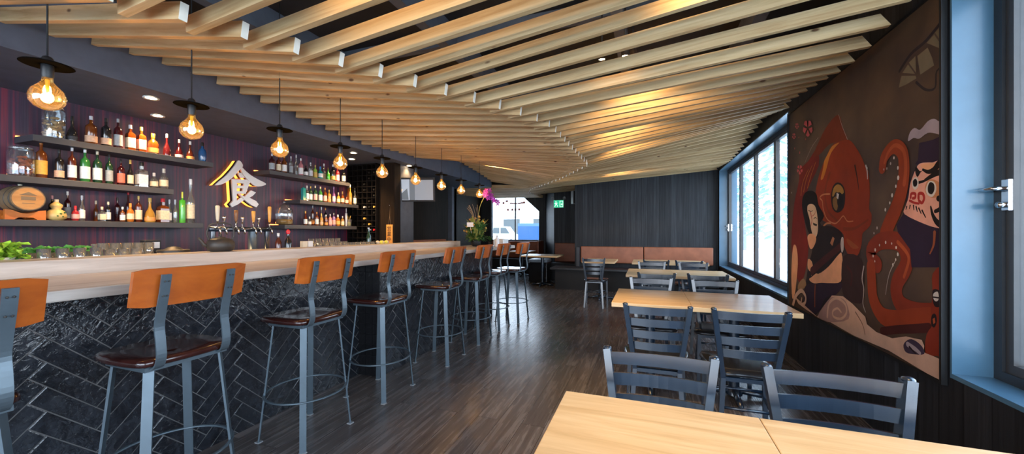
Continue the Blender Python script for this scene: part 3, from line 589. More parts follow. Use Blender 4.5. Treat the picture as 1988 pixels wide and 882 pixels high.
('p', 'blossom', [(4.192, 2.254), (4.273, 2.296), (4.251, 2.322), (4.199, 2.313)], 1),
('p', 'blossom', [(4.166, 2.247), (4.162, 2.304), (4.112, 2.285), (4.091, 2.249)], 1),
('p', 'blossom', [(4.436, 2.325), (4.402, 2.322), (4.397, 2.307), (4.413, 2.302)], 1),
('p', 'blossom', [(4.444, 2.323), (4.425, 2.299), (4.444, 2.297), (4.463, 2.308)], 1),
('p', 'blossom', [(4.453, 2.329), (4.476, 2.317), (4.492, 2.331), (4.488, 2.344)], 1),
('p', 'blossom', [(4.45, 2.335), (4.484, 2.352), (4.475, 2.362), (4.453, 2.358)], 1),
('p', 'blossom', [(4.439, 2.332), (4.437, 2.354), (4.416, 2.347), (4.407, 2.332)], 1),
('p', 'blossom', [(4.517, 2.245), (4.482, 2.242), (4.477, 2.228), (4.493, 2.222)], 1),
('p', 'blossom', [(4.526, 2.243), (4.506, 2.219), (4.525, 2.217), (4.546, 2.228)], 1),
('p', 'blossom', [(4.535, 2.249), (4.559, 2.236), (4.576, 2.25), (4.572, 2.263)], 1),
('p', 'blossom', [(4.532, 2.255), (4.567, 2.272), (4.558, 2.282), (4.535, 2.279)], 1),
('p', 'blossom', [(4.521, 2.252), (4.519, 2.275), (4.497, 2.268), (4.487, 2.253)], 1),
('p', 'blossom', [(4.357, 1.885), (4.306, 1.886), (4.299, 1.865), (4.323, 1.854)], 1),
('p', 'blossom', [(4.37, 1.881), (4.341, 1.847), (4.369, 1.842), (4.398, 1.855)], 1),
('p', 'blossom', [(4.384, 1.889), (4.418, 1.867), (4.443, 1.885), (4.437, 1.906)], 1),
('p', 'blossom', [(4.379, 1.899), (4.43, 1.919), (4.416, 1.936), (4.383, 1.934)], 1),
('p', 'blossom', [(4.362, 1.896), (4.359, 1.931), (4.327, 1.922), (4.313, 1.902)], 1),
('d', 'blossom', [(4.392, 2.204), (4.503, 2.121), (4.37, 2.053), (4.226, 2.149)], 0.011),
('d', 'white', [(4.59, 1.69), (3.183, 1.714)], 0.012),
('s', 'pale', [(3.195, 1.735), (3.179, 1.695), (3.174, 1.645)], (0.014, 0.01)),
]
# ------------------------------------------------------------------ the room shell
XR=1.4; XW=-4.5; YB=9.0; YF=11.8; YN=-2.6; ZC=3.0
struct(MB().box(-7,XR+.3,YN-.2,YF+.2,-.06,0).build('floor','floor_planks'),'dark grey-brown wood plank floor of the room','floor')
struct(MB().box(-7,XR+.3,YN-.2,YF+.2,ZC,ZC+.1).build('ceiling','ceiling_black'),'black ceiling deck above the pine battens','ceiling')
# right wall with two window openings
SILL=.60; HEAD=2.555; W1=(4.765,8.84); W2=(-2.2,2.465)
w=MB()
w.box(XR,XR+.32,YN,YB+.2,0,SILL-.02); w.box(XR,XR+.32,YN,YB+.2,HEAD+.01,ZC)
w.box(XR,XR+.32,YN,W2[0]-.01,SILL-.02,HEAD+.01); w.box(XR,XR+.32,W2[1]+.01,W1[0]-.01,SILL-.02,HEAD+.01); w.box(XR,XR+.32,W1[1]+.01,YB+.2,SILL-.02,HEAD+.01)
struct(w.build('wall_right','charred_y'),'right wall of black charred vertical boards','wall')
# painted reveals round both windows
for i,(a,b) in enumerate((W1,W2)):
    q=MB(); q.box(XR-.004,XR+.32,a-.012,b+.012,SILL-.022,SILL).box(XR-.004,XR+.32,a-.012,b+.012,HEAD,HEAD+.012)
    q.box(XR-.004,XR+.32,a-.012,a,SILL,HEAD).box(XR-.004,XR+.32,b,b+.012,SILL,HEAD)
    struct(q.build('trim_%d'%(i+1),'reveal_paint'),'blue-grey painted reveal around the %s window'%('long four-sash' if i==0 else 'near right'),'window trim')
def window(name,label,x,y0,y1,z0,z1,n,handle):
    t=struct(bpy.data.objects.new(name,None),label,'window'); COL.objects.link(t); t.location=(x,(y0+y1)/2,z0)
    hw=(y1-y0)/2; h=z1-z0
    f=MB(); e=.045
    f.box(0,.07,-hw,hw,0,e).box(0,.07,-hw,hw,h-e,h).box(0,.07,-hw,-hw+e,e,h-e).box(0,.07,hw-e,hw,e,h-e)
    f.build('window_frame','window_frame_black',t)
    sw=(2*hw-2*e)/n
    for k in range(n):
        a=-hw+e+k*sw; b=a+sw; s=MB(); g=.042
        s.box(.012,.058,a+.002,b-.002,e,e+g).box(.012,.058,a+.002,b-.002,h-e-g,h-e).box(.012,.058,a+.002,a+g,e+g,h-e-g).box(.012,.058,b-g,b-.002,e+g,h-e-g)
        so=s.build('sash','sash_bronze',t)
        MB().box(.030,.036,a+g,b-g,e+g,h-e-g).build('pane','pane_glass',so)
        if k in handle:
            yy=b-g/2 if handle[k]>0 else a+g/2
            hm=MB(); zz=.44*h if n<4 else .40*h
            hm.box(-.004,.012,yy-.018,yy+.018,zz-.07,zz+.07); hm.tube([(0,yy,zz+.03),(-.045,yy,zz+.03),(-.05,yy-.12*handle[k]*-1,zz+.03)],.010,8)
            hm.tube([(0,yy,zz-.045),(-.03,yy,zz-.045)],.014,8)
            hm.build('sash_handle','chrome',t)
    return t
window('window_1','long window of four tall narrow sashes beside the far tables',XR+.145,W1[0],W1[1],SILL,HEAD,4,{3:1})
window('window_2','near right window with bronze sash and lever handle',XR+.145,W2[0],W2[1],SILL,HEAD,3,{2:1})
# back wall and far zone
struct(MB().box(-1.62,XR,YB,YB+.2,0,ZC).build('wall_back','charred_x'),'charcoal board wall behind the long tan bench','wall')
struct(MB().box(-2.5,-1.62,10.6,10.75,0,ZC).build('wall_back_recess','charred_x'),'dark recessed board wall under the green exit sign','wall')
struct(MB().box(-1.64,-1.60,YB+.2,10.6,0,ZC).build('wall_recess_side','charred_y'),'dark side wall of the recess','wall')
q=MB(); q.prism([(-3.06,YF+.0),(-2.5,10.6),(-2.46,10.75),(-2.9,YF+.15)],0,ZC,'z')
struct(q.build('wall_far_side','charred_y'),'slanted dark board wall right of the far window','wall')
# far wall with clipped-corner window opening
q=MB(); wx0,wx1,wz0,wz1=-4.93,-3.27,1.02,2.45
q.box(-7,wx0,YF,YF+.15,0,ZC).box(wx0,wx1,YF,YF+.15,0,wz0).box(wx1,-2.7,YF,YF+.15,0,ZC).box(wx0,wx1,YF,YF+.15,wz1,ZC)
q.prism([(wx1,1.97),(wx1,wz1),(-3.80,wz1)],YF,YF+.15,'y')
struct(q.build('wall_far','charred_x'),'far end wall around the bright clipped-corner window','wall')
t=struct(bpy.data.objects.new('window_3',None),'far end window with clipped upper right corner and one mullion','window'); COL.objects.link(t); t.location=((wx0+wx1)/2,YF+.05,wz0)
ox=(wx0+wx1)/2
f=MB(); P=[(wx0-ox,0),(wx1-ox,0),(wx1-ox,.95),(-3.80-ox,wz1-wz0),(wx0-ox,wz1-wz0)]
for a,b in zip(P,P[1:]+P[:1]): f.tube([(a[0],.03,a[1]),(b[0],.03,b[1])],.022,4)
f.tube([(-.0,.03,0),(-.0,.03,wz1-wz0)],.02,4)
f.build('window_frame','window_frame_black',t)
MB().prism(P,.028,.034,'y').build('pane','pane_glass',t)
dc=MB()
for k in range(9):
    a=PI*(1.08+.84*k/8)
    if k in(2,3,4,5,6): dc.box(.03+.30*math.cos(a)-.045,.03+.30*math.cos(a)+.045,.018,.026,1.30+.09*math.sin(a)-.022,1.30+.09*math.sin(a)+.022)
for k,xx in enumerate((-.42,-.30,.30)): dc.box(xx-.04,xx+.04,.018,.026,1.21+.06*(k%2),1.27+.06*(k%2))
for k,xx in enumerate((-.26,-.11,.0,.13)): dc.box(xx-.03,xx+.03,.018,.026,.98,1.05)
dc.build('window_decal','brick_red',t)
# near wall behind the viewpoint, its unseen opening enlarged to bring in more light
q=MB(); q.box(-7,-4.2,YN-.15,YN,0,ZC).box(1.2,XR,YN-.15,YN,0,ZC).box(-4.2,1.2,YN-.15,YN,0,.3).box(-4.2,1.2,YN-.15,YN,2.8,ZC)
struct(q.build('wall_near','charred_x'),'street side wall behind the viewpoint','wall')
# left side: bar back wall, return wall, far left walls
struct(MB().box(XW-.15,XW,YN,5.05,0,ZC).build('wall_bar','plum_streaks'),'bar back wall with dark plum and maroon vertical streaks','wall')
struct(MB().box(XW-.15,-3.65,5.05,5.4,0,2.36).build('wall_return','wall_gray'),'grey return wall at the end of the bar','wall')
struct(MB().box(-4.75,-4.6,5.4,8.7,0,ZC).build('wall_left','dark_veneer'),'dark brown wall beyond the bar','wall')
struct(MB().box(-5.45,-5.3,8.7,YF,0,ZC).box(-5.3,-4.6,8.6,8.7,0,ZC).build('wall_far_left','dark_veneer'),'dark blue-grey wall left of the far window','wall')
struct(MB().box(-4.42,-4.32,7.95,8.05,0,2.36).build('trim_3','joist_grey'),'slim grey post at the end of the bar bulkhead','post')
struct(MB().box(XW,-3.5,YN,4.9,2.36,ZC).box(-4.6,-3.5,4.9,8.4,2.36,ZC).build('ceiling_bulkhead','bulkhead_paint'),'blue-grey bulkhead dropped over the bar','bulkhead')
q=MB()
for x in (-2.75,-1.55,-.2,.75): q.box(x-.04,x+.04,YN,YF if x<-1.7 else YB,2.80,ZC)
for y in (.2,1.5,2.9,4.3,5.8,7.3): q.box(-3.5,XR,y-.03,y+.03,2.88,ZC)
struct(q.build('ceiling_joists','joist_grey'),'grey joists glimpsed between the pine battens','ceiling joists')
# ------------------------------------------------------------------ timber batten ceiling
JX=[(.3,-2.32),(1.04,-1.90),(1.61,-1.61),(2.18,-1.30),(2.73,-.97),(3.0,-.86),(3.25,-.79),(5.3,-.77),(6.75,-1.5),(7.55,-2.0),(8.65,-2.6),(9.6,-2.95),(11.8,-3.1)]
ZL=[(.3,2.46),(1.2,2.49),(1.6,2.556),(2.0,2.575),(2.4,2.545),(2.8,2.51),(3.2,2.475),(4.0,2.42),(4.6,2.46),(5.2,2.47),(6.2,2.62),(6.6,2.67),(7.6,2.57),(8.7,2.42),(9.5,2.38),(11.8,2.44)]
ZR=[(.3,2.50),(1.5,2.53),(1.89,2.565),(2.09,2.595),(2.28,2.556),(2.475,2.49),(2.67,2.455),(2.865,2.42),(3.06,2.405),(3.26,2.409),(3.45,2.44),(4.6,2.56),(5.4,2.70),(6.0,2.66),(6.6,2.585),(7.5,2.535),(8.9,2.62),(9.2,2.46),(11.8,2.44)]
ZJ=[(.3,2.20),(5.3,2.20),(7.5,2.24),(8.65,2.30),(11.8,2.38)]
def batten(label,group,y,xa,za,xb,zb,w=.034,h=.075):
    L=math.hypot(xb-xa,zb-za); m=MB(); c=.002
    m.bbox(-L/2,L/2,-w/2,w/2,0,h,c)
    if za<zb and xb>-3: m.v=[(x+(.02 if x>0 and z<.02 else (-.02 if x>0 else 0)),y_,z) for x,y_,z in m.v]
    me_o=m.build('ceiling_batten',['batten_pine','batten_end'])
    for p in me_o.data.polygons:
        if abs(p.normal.x)>.95: p.material_index=1
    me_o.location=((xa+xb)/2,y,(za+zb)/2); me_o.rotation_euler=(0,-math.atan2(zb-za,xb-xa),0)
    tag(me_o,label,'ceiling batten',group)
k=0
while True:
    y=1.266-4*.1945+k*.1945; k+=1
    if y>11.65: break
    xl=-3.47 if y<8.45 else -5.25
    batten('pine ceiling batten running from the bar bulkhead to the ridge line','battens on the bar side',y,xl,lerp(ZL,y),lerp(JX,y),lerp(ZJ,y))
    y2=y+.0973
    if y2>11.65 or (8.96<y2<9.24): continue
    xe=1.26 if y2<4.6 else (1.36 if y2<8.96 else -1.66)
    if y2>10.55: xe=-2.62-(y2-10.55)*.45
    if xe-lerp(JX,y2)<.3: continue
    batten('pine ceiling batten running from the ridge line to the window wall','battens on the window side',y2,lerp(JX,y2)-.17,lerp(ZJ,y2)+.012,xe,lerp(ZR,y2))
# ------------------------------------------------------------------ bar
BX1,BX2=-2.47,-2.24
bar=thing('bar_counter','long black-tiled bar front in herringbone pattern below the pale counter','bar',(-2.6,2.8,0))
m=MB(); m.X=Matrix.Translation((2.6,-2.8,0))
m.box(-2.93,BX1-.016,-.6,2.8,0,1.02).box(-2.93,BX2-.016,2.8+.012,5.4,0,1.02).box(-2.93,-2.6,5.4,6.08,0,1.02)
m.build('bar_body','black_matte',bar)
def clip(poly,axis,val,keep_less):
    out=[]
    for i in range(len(poly)):
        a,b=poly[i],poly[(i+1)%len(poly)]
        ia=(a[axis]<=val)==keep_less; ib=(b[axis]<=val)==keep_less
        if ia: out.append(a)
        if ia!=ib:
            t=(val-a[axis])/(b[axis]-a[axis]); out.append((a[0]+t*(b[0]-a[0]),a[1]+t*(b[1]-a[1])))
    return out
def herringbone(x,y0,y1,z0,z1,parent,tw=.0755,n=4):
    m=MB(); g=.0022; m.X=Matrix.Translation((2.6,-2.8,0))
    m.cur=1; m.box(x-.016,x-.0028,y0,y1,z0,z1); m.cur=0
    L=tw*n; cs=math.sqrt(.5)
    rng=random.Random(3)
    R=int((y1-y0+z1-z0)/tw*.8)+8
    cy,cz=(y0+y1)/2,(z0+z1)/2
    for i in range(-R,R):
        for j in range(-R,R):
            r=(i-j)%(2*n)
            if r==0: rect=(i*tw,j*tw,L,tw)
            elif r==n+0 and False: rect=None
            else: rect=None
            cand=[]
            if rect: cand.append(rect)
            if r==2*n-1: cand.append((i*tw,j*tw,tw,L))
            for (a,b,wd,hh) in cand:
                if wd>hh: pass
                q=[(a+g,b+g),(a+wd-g,b+g),(a+wd-g,b+hh-g),(a+g,b+hh-g)]
                P=[((u-v)*cs+cy,(u+v)*cs+cz) for u,v in q]
                if max(p[0] for p in P)<y0 or min(p[0] for p in P)>y1 or max(p[1] for p in P)<z0 or min(p[1] for p in P)>z1: continue
                for ax,val,kl in ((0,y0,False),(0,y1,True),(1,z0,False),(1,z1,True)):
                    P=clip(P,ax,val,kl)
                    if len(P)<3: break
                if len(P)<3: continue
                c=(sum(p[0] for p in P)/len(P),sum(p[1] for p in P)/len(P))
                ta,tb=rng.uniform(-.014,.014),rng.uniform(-.014,.014)
                inn=[(c[0]+(p[0]-c[0])*.975,c[1]+(p[1]-c[1])*.975) for p in P]
                nn=len(P); d=lambda p:(p[0]-c[0])*ta+(p[1]-c[1])*tb
                vs=[(x-.004,*p) for p in P]+[(x-.0015+d(p),*p) for p in P]+[(x+d(p),*p) for p in inn]
                fs=[(e,(e+1)%nn,nn+(e+1)%nn,nn+e) for e in range(nn)]+[(nn+e,nn+(e+1)%nn,2*nn+(e+1)%nn,2*nn+e) for e in range(nn)]+[tuple(2*nn+e for e in range(nn))]
                m.add(vs,fs)
    return m.build('herringbone_tiles',['black_glaze','grout'],parent)
herringbone(BX1,-.6,2.8,.0,1.018,bar)
herringbone(BX2,2.8,5.4,.0,1.018,bar)
m=MB(); m.X=Matrix.Translation((2.6,-2.8,0))
for iy in range(3):
    for iz in range(11):
        a=BX1+.002+iy*.076; b=min(a+.073,BX2-.004)
        m.box(a,b,2.792,2.812,iz*.093+.004,min(iz*.093+.093,1.018))
m.cur=1; m.box(BX1,BX2-.002,2.797,2.812,0,1.018)
m.build('square_tiles',['black_square_tile','black_matte'],bar)
ct=MB().bbox(-2.885,-2.13,-.6,6.15,1.021,1.065,.006).build('bar_countertop','counter_wood')
tag(ct,'long whitewashed timber bar counter top','countertop')
lg=MB().bbox(-3.14,-2.887,-.6,5.6,1.021,1.146,.005).build('bar_ledge','counter_wood')
tag(lg,'raised whitewashed ledge along the back of the bar counter','ledge')
MB().box(-3.13,-2.94,-.6,5.58,0,1.02).build('ledge_support','black_matte',lg)
un=MB().box(-3.56,-3.15,-.6,5.3,.0,1.08).build('service_unit','dark_laminate')
tag(un,'dark work unit behind the bar ledge holding glassware','service unit')
bk=thing('back_counter','low dark back counter under the bottle shelves','back counter',(-4.2,2.0,0))
MB().box(-.29,.25,-2.4,2.85,0,.86).build('cabinet_body','dark_laminate',bk)
MB().bbox(-.29,.28,-2.42,2.87,.861,.90,.004).build('worktop','dark_laminate',bk)
# ------------------------------------------------------------------ bottle shelves
SH={'LT':(1.45,2.68,2.008,'short top bottle shelf on the left of the glowing sign'),'LM':(1.28,2.33,1.695,'middle bottle shelf on the left of the glowing sign'),'LB':(1.2,2.585,1.38,'bottom bottle shelf on the left, carrying the oak cask'),
 'RT':(3.30,4.60,2.03,'top bottle shelf on the right of the glowing sign'),'RM':(3.72,4.78,1.71,'middle bottle shelf on the right of the glowing sign'),'RB':(3.50,4.74,1.38,'bottom bottle shelf on the right, carrying the glass dispenser')}
for k,(a,b,z,lab) in SH.items():
    t=thing('wall_shelf',lab,'shelf',(XW+.004,(a+b)/2,z),0,'bar bottle shelves'); hw=(b-a)/2
    mm=MB(); mm.bbox(0,.27,-hw,hw,-.048,0,.003)
    mm.build('shelf_board','shelf_grey',t)
    MB().box(0,.012,-hw+.005,-hw+.13,.001,.012).build('led_strip','led_amber',t)
PROF={'std':[(.9,0),(1,.02),(1,.58),(.93,.65),(.36,.73),(.29,.77),(.28,.92)],
 'sq':[(1.1,0),(1.25,.02),(1.25,.58),(1.1,.66),(.40,.72),(.36,.90)],
 'squat':[(.8,0),(1,.08),(1,.5),(.8,.62),(.36,.70),(.33,.86)],
 'dec':[(.95,0),(1,.04),(.98,.22),(.78,.40),(.36,.56),(.28,.62),(.27,.88)],
 'long':[(.9,0),(1,.02),(1,.46),(.85,.55),(.40,.66),(.34,.90)],
 'can':[(.95,0),(1,.02),(1,.70),(.92,.73),(.3,.74),(.26,.84)],
 'box':[(1.3,0),(1.3,.02),(1.3,.86),(.6,.88),(.6,.92)]}
def bottle(x,y,z,h,w,ty,body,lab,cap,label,group):
    t=thing('bottle',label,'bottle',(x,y,z),random.uniform(-.15,.15) if ty not in('sq','box') else 0,group)
    r=w/2*.90; p=[(a*r,b*h) for a,b in PROF[ty]]
    seg=4 if ty in('sq','box') else 18; r0=PI/4 if seg==4 else 0
    mb=MB().lathe(p,seg,smooth=seg>4,rot0=r0); mb.build('bottle_glass','glass_'+body,t)
    if lab!='none':
        lo,hi={'std':(.10,.46),'sq':(.12,.50),'squat':(.14,.44),'dec':(.06,.20),'long':(.10,.42),'can':(.15,.6),'box':(.2,.7)}[ty]
        if lab in('peach','orange') and ty in('std','squat'): lo,hi=.08,.30
        k=1.26 if seg==4 else 1.0
        MB().lathe([(r*k+.0010,lo*h),(r*k+.0010,hi*h)],seg,smooth=seg>4,rot0=r0,cap=False).build('paper_label','label_'+lab,t)
    c0=PROF[ty][-1]; rc=max(c0[0]*r*1.12,.007)
    if ty!='box': MB().lathe([(rc,c0[1]*h-.012),(rc,h*.985),(rc*.85,h)],12).build('bottle_cap','cap_'+cap,t)
    return t
for sh,x,y,h,w,ty,b,l,cp,tx in BOTTLES:
    bottle(x,y,SH[sh][2]+.001,h,w,ty,b,l,cp,tx,{'L':'bottles on the left bar shelves','R':'bottles on the right bar shelves'}[sh[0]])
def swing_jar(y,z,h,r,label,fill):
    t=thing('storage_jar',label,'jar',(-4.33,y,z))
    MB().lathe([(r*.95,0),(r,.01),(r,h*.82),(r*.86,h*.88),(r*.86,h*.92)],20).build('jar_glass','jar_glass',t)
    MB().lathe([(r*.9,h*.925),(r*.92,h*.95),(r*.6,h)],20).build('jar_lid','jar_glass',t)
    MB().tube([(r*.9*math.cos(a),r*.9*math.sin(a),h*.905) for a in [2*PI*i/20 for i in range(20)]],.004,6,closed=True).build('wire_clamp','chrome',t)
    q=MB(); rr=random.Random(5)
    for i in range(46):
        a=rr.uniform(0,2*PI); d=r*.78*math.sqrt(rr.random()); q.ball((d*math.cos(a),d*math.sin(a),.02+rr.random()*h*.58),.016,1,sz=.7)
    o=q.build('jar_filling',fill,t); o['kind']='stuff'
plain('dried_fruit',(.55,.34,.14),.6,var=.5,scale=30); plain('dried_chilli',(.40,.10,.05),.6,var=.5,scale=30)
swing_jar(1.592,2.009,.255,.062,'tall glass swing-top jar at the left end of the top left shelf','dried_fruit')
swing_jar(1.428,1.696,.225,.066,'glass swing-top jar of dried fruit on the middle left shelf','dried_chilli')
# oak cask on its cradle
t=thing('oak_cask','small oak spirit cask lying on the bottom left shelf','cask',(-4.355,1.432,1.434))
R=.098; m=MB(); m.X=Matrix.Rotation(0,4,'Z')@Matrix.Rotation(PI/2,4,'Y')
m.lathe([(R*.86,-.12),(R*.97,-.07),(R*1.02,0),(R*.97,.07),(R*.86,.12)],24,z0=0,cap=True)
o=m.build('staves','oak_stave',t,loc=(0,0,R))
m=MB(); m.X=Matrix.Rotation(0,4,'Z')@Matrix.Rotation(PI/2,4,'Y')
m.lathe([(R*.80,.116),(R*.80,.1215)],24); m.build('cask_head','oak_head',t,loc=(0,0,R))
m=MB(); m.X=Matrix.Rotation(0,4,'Z')@Matrix.Rotation(PI/2,4,'Y')
for z in(-.1,-.055,.055,.105): 
    rr=R*(1.035-abs(z)*1.3); m.tube([(rr*math.cos(a),rr*math.sin(a),z) for a in [2*PI*i/24 for i in range(24)]],.0045,6,closed=True)
m.build('hoops','cast_iron',t,loc=(0,0,R))
m=MB(); m.X=Matrix.Rotation(0,4,'Z')@Matrix.Rotation(PI/2,4,'Y')
m.cur=0; m.box(-.016,.010,-.035,.035,.1225,.1230); m.prism([(-.025,-.045),(-.025,.045),(-.05,.0)],.1225,.1230,'z'); m.box(.030,.034,-.03,.03,.1225,.1230)
m.build('branded_mark','oak_stave',t,loc=(0,0,R))
m=MB(); m.lathe([(.009,0),(.012,.012)],10,z0=2*R); m.build('bung','cap_cream',t)
cr=thing('cask_cradle','orange wooden cradle under the small oak cask','cradle',(-4.355,1.432,1.381))
for xx,n in((.075,0),(-.075,1)):
    m=MB(); m.X=Matrix.Rotation(0,4,'Z')
    P=[(-.098,0),(-.055,0),(-.035,.016),(.035,.016),(.055,0),(.098,0),(.098,.072)]+[(.062-.0155*i,.0725-.028*math.sin(PI*(i+.5)/9)) for i in range(9)]+[(-.098,.072)]
    m.prism(P,xx-.012,xx+.012,'x'); m.build('cradle_end','orange_stand',cr)
m=MB(); m.X=Matrix.Rotation(0,4,'Z'); m.box(-.062,.062,-.07,-.05,.004,.03).box(-.062,.062,.05,.07,.004,.03); m.build('cradle_rail','orange_stand',cr)
# gourd bottle
t=thing('gourd_bottle','yellow gourd-shaped bottle painted with green marks on the bottom left shelf','gourd bottle',(-4.31,1.598,1.381))
plain('gourd_yellow',(.66,.46,.16),.4,var=.2)
MB().lathe([(.03,0),(.052,.015),(.056,.04),(.046,.07),(.022,.088),(.034,.105),(.034,.12),(.016,.138),(.012,.142)],20).build('gourd_body','gourd_yellow',t)
MB().lathe([(.013,.142),(.013,.162)],12).build('gourd_stopper','cap_cream',t)
m=MB()
for a,zz in((.1,.05),(.6,.06),(.3,.03),(-.2,.035)): m.ball((.053*math.cos(a),.053*math.sin(a),zz),.008,1,sx=.4)
m.build('painted_leaves','leaf_dark',t)
# glass dispenser with amber infusion, right shelf
t=thing('drink_dispenser','round glass dispenser with knobbed lid at the left of the bottom right shelf','dispenser',(-4.355,3.60,1.381))
MB().lathe([(.060,0),(.098,.02),(.102,.14),(.095,.20),(.06,.235)],24,cap=False).build('dispenser_glass','jar_glass',t)
m=MB().lathe([(.05,.004),(.092,.022),(.096,.07),(.0,.072)],24); m.build('infusion','glass_gold',t)
m=MB().lathe([(.062,.237),(.05,.255),(.02,.265),(.012,.275)],18); m.ball((0,0,.288),.015,2); m.build('dispenser_lid','jar_glass',t)
# lemon jar
t=thing('lemon_jar','glass jar with a whole yellow lemon at the right end of the bottom right shelf','jar',(-4.33,4.685,1.381))
MB().lathe([(.035,0),(.04,.01),(.045,.10),(.047,.105)],18,cap=False).build('jar_glass','tumbler_glass',t)
m=MB().ball((0,0,.040),.030,2,sz=1.15); m.build('lemon','lemon',t)
m=MB()
for a in(.3,1.6,3.4,4.9): m.tube([(.0,0,.05),(.03*math.cos(a),.03*math.sin(a),.16)],.004,5)
m.build('stirrers','cap_gold',t)
# ------------------------------------------------------------------ glowing character sign
sg=thing('wall_sign','glowing single-character sign reading 食 on the plum bar wall','sign',(XW+.09,3.14,1.85))
cen=(3.14,1.85)
def cc(P,k=1.0):
    Q=[((a-cen[0])*k,(b-cen[1])*k) for a,b in P]
    ar=sum(Q[i][0]*Q[(i+1)%len(Q)][1]-Q[(i+1)%len(Q)][0]*Q[i][1] for i in range(len(Q)))
    sg_=1 if ar>0 else -1; out=[]
    for i in range(len(Q)):
        a,b,c=Vector(Q[i-1]),Vector(Q[i]),Vector(Q[(i+1)%len(Q)])
        t=((b-a).normalized()+(c-b).normalized()); t=t.normalized() if t.length>.2 else (b-a).normalized()
        out.append((b.x+t.y*sg_*.007,b.y-t.x*sg_*.007))
    return out
plain('sign_face_metal',(.70,.66,.62),.35,.15,var=.06)
m=MB()
for i,P in enumerate(SIGN): m.prism(smooth_poly(cc(P),3) if i in(0,1) else cc(P),-.005-.0004*i,.012+.0004*i,'x')
m.build('sign_face','sign_face_metal',sg)
m=MB()
for i,P in enumerate(SIGN): m.prism(cc(P),-.040-.0003*i,-.0058-.0004*i,'x')
m.build('sign_side','black_matte',sg)
m=MB()
for i,P in enumerate(SIGN):
    cx=sum(a for a,b in P)/len(P); cy=sum(b for a,b in P)/len(P)
    m.prism(cc(P),-.086-.0002*i,-.050-.0003*i,'x')
m.build('sign_backlight','sign_glow',sg)
m=MB()
for a,b in((-.05,.1),(.08,-.12),(-.07,-.15)): m.tube([(-.0895,a,b),(-.06,a,b)],.006,6)
m.build('sign_standoff','chrome',sg)
# ------------------------------------------------------------------ draft tower
dt=thing('draft_tower','black draft beer tower with seven tap handles under the glowing sign','draft tower',(-3.40,2.39,1.081))
m=MB(); m.tube([(0,-.27,.235),(0,.27,.235)],.022,10)
m.build('tower_rail','black_steel',dt)
for y,r in((-.24,.020),(.10,.034),(.235,.022)):
    MB().lathe([(r*1.7,0),(r*1.7,.008),(r,.012),(r,.215)],14,cy=y).build('tower_column','black_steel' if y!=.10 else 'stool_steel',dt)
hs=[(-.235,'white',.50,.13),(-.165,'chrome',.44,.045),(-.085,'brown',.40,.10),(-.01,'chrome',.435,.045),(.07,'orange',.40,.10),(.14,'chrome',.43,.045),(.225,'orange',.505,.15)]
for y,kind,top,L in hs:
    f=MB(); x=.05 if kind!='chrome' else .02
    f.tube([(0,y,.235),(x,y,.245),(x,y,.30)],.009,8); f.tube([(x,y,.25),(x+.03,y,.235),(x+.035,y,.19)],.007,8)
    fo=f.build('faucet','chrome',dt)
    hd=MB(); zb=.30; hd.lathe([(.007,zb),(.012,zb+.02),(.015,zb+L*.6),(.016,zb+L*.95),(.010,zb+L)],10,cx=x,cy=y)
    hd.build('tap_handle',{'white':'cap_cream','chrome':'chrome','brown':'handle_brown','orange':'handle_orange'}[kind],fo)
# ------------------------------------------------------------------ things on the ledge and the work unit
t=thing('tetsubin_kettle','black cast iron kettle with arched handle standing on the bar ledge','kettle',(-3.02,1.965,1.147),-.4)
MB().lathe([(.06,0),(.080,.008),(.088,.04),(.084,.072),(.062,.094),(.03,.099)],24).build('kettle_body','cast_iron',t)
m=MB().lathe([(.032,.099),(.03,.106),(.008,.110),(.008,.117)],16); m.ball((0,0,.122),.009,2); m.build('kettle_lid','cast_iron',t)
m=MB().tube([(0,-.075,.04),(0,-.10,.05),(0,-.115,.08),(0,-.132,.100)],[.017,.013,.010,.009],10); m.build('kettle_spout','cast_iron',t)
m=MB().tube(smooth_line([(0,-.070,.080),(0,-.082,.14),(0,-.055,.20),(0,.055,.205),(0,.082,.14),(0,.070,.080)],5),.006,8); m.build('kettle_handle','cast_iron',t)
t=thing('iron_bowl','dark grey iron bowl left of the cast iron kettle','bowl',(-3.25,1.79,1.081))
MB().lathe([(.05,0),(.085,.02),(.095,.075),(.09,.082),(.08,.075),(.07,.03),(.0,.02)],22,cap=False).build('bowl_body','cast_iron',t)
MB().lathe([(.06,.0825),(.03,.10),(.012,.105)],18).build('bowl_lid','cast_iron',t)
# salad greens
def greens(y,x,label,mat,n,rx,ry,hh,bowl):
    t=thing('herb_bowl' if bowl else 'herb_tray',label,'herbs',(x,y,1.081))
    if bowl: MB().lathe([(.05,0),(.07,.02),(.085,.075),(.08,.075),(.06,.02),(0,.012)],20,cap=False).build('bowl','white_ceramic',t)
    else: MB().bbox(-rx,rx,-ry,ry,0,.055,.004).build('tray','plastic_grey',t)
    q=MB(); rr=random.Random(int(y*100))
    for i in range(n):
        cx,cy=rr.uniform(-rx,rx)*.95,rr.uniform(-ry,ry)*.95; s=rr.uniform(.014,.03); z=.06+rr.random()*hh
        a=rr.uniform(0,6.28); b=rr.uniform(-.6,.9)
        P=[(-s,0,0),(-s*.3,s*.6,.006),(s,0,.0),(-s*.3,-s*.6,.006),(0,0,-.006)]
        q.X=Matrix.Translation((cx,cy,z))@Euler((rr.uniform(-.6,.6),b,a)).to_matrix().to_4x4()
        q.add(P,[(0,4,1),(1,4,2),(2,4,3),(3,4,0)])
    o=q.build('leaves',mat,t,fix=False); o['kind']='stuff'
greens(.965,-3.25,'white bowl heaped with bright lettuce at the left end of the bar','lettuce',260,.10,.11,.09,True)
greens(1.27,-3.40,'tray of fresh green herbs behind the rows of tumblers','herb',300,.06,.15,.055,False)
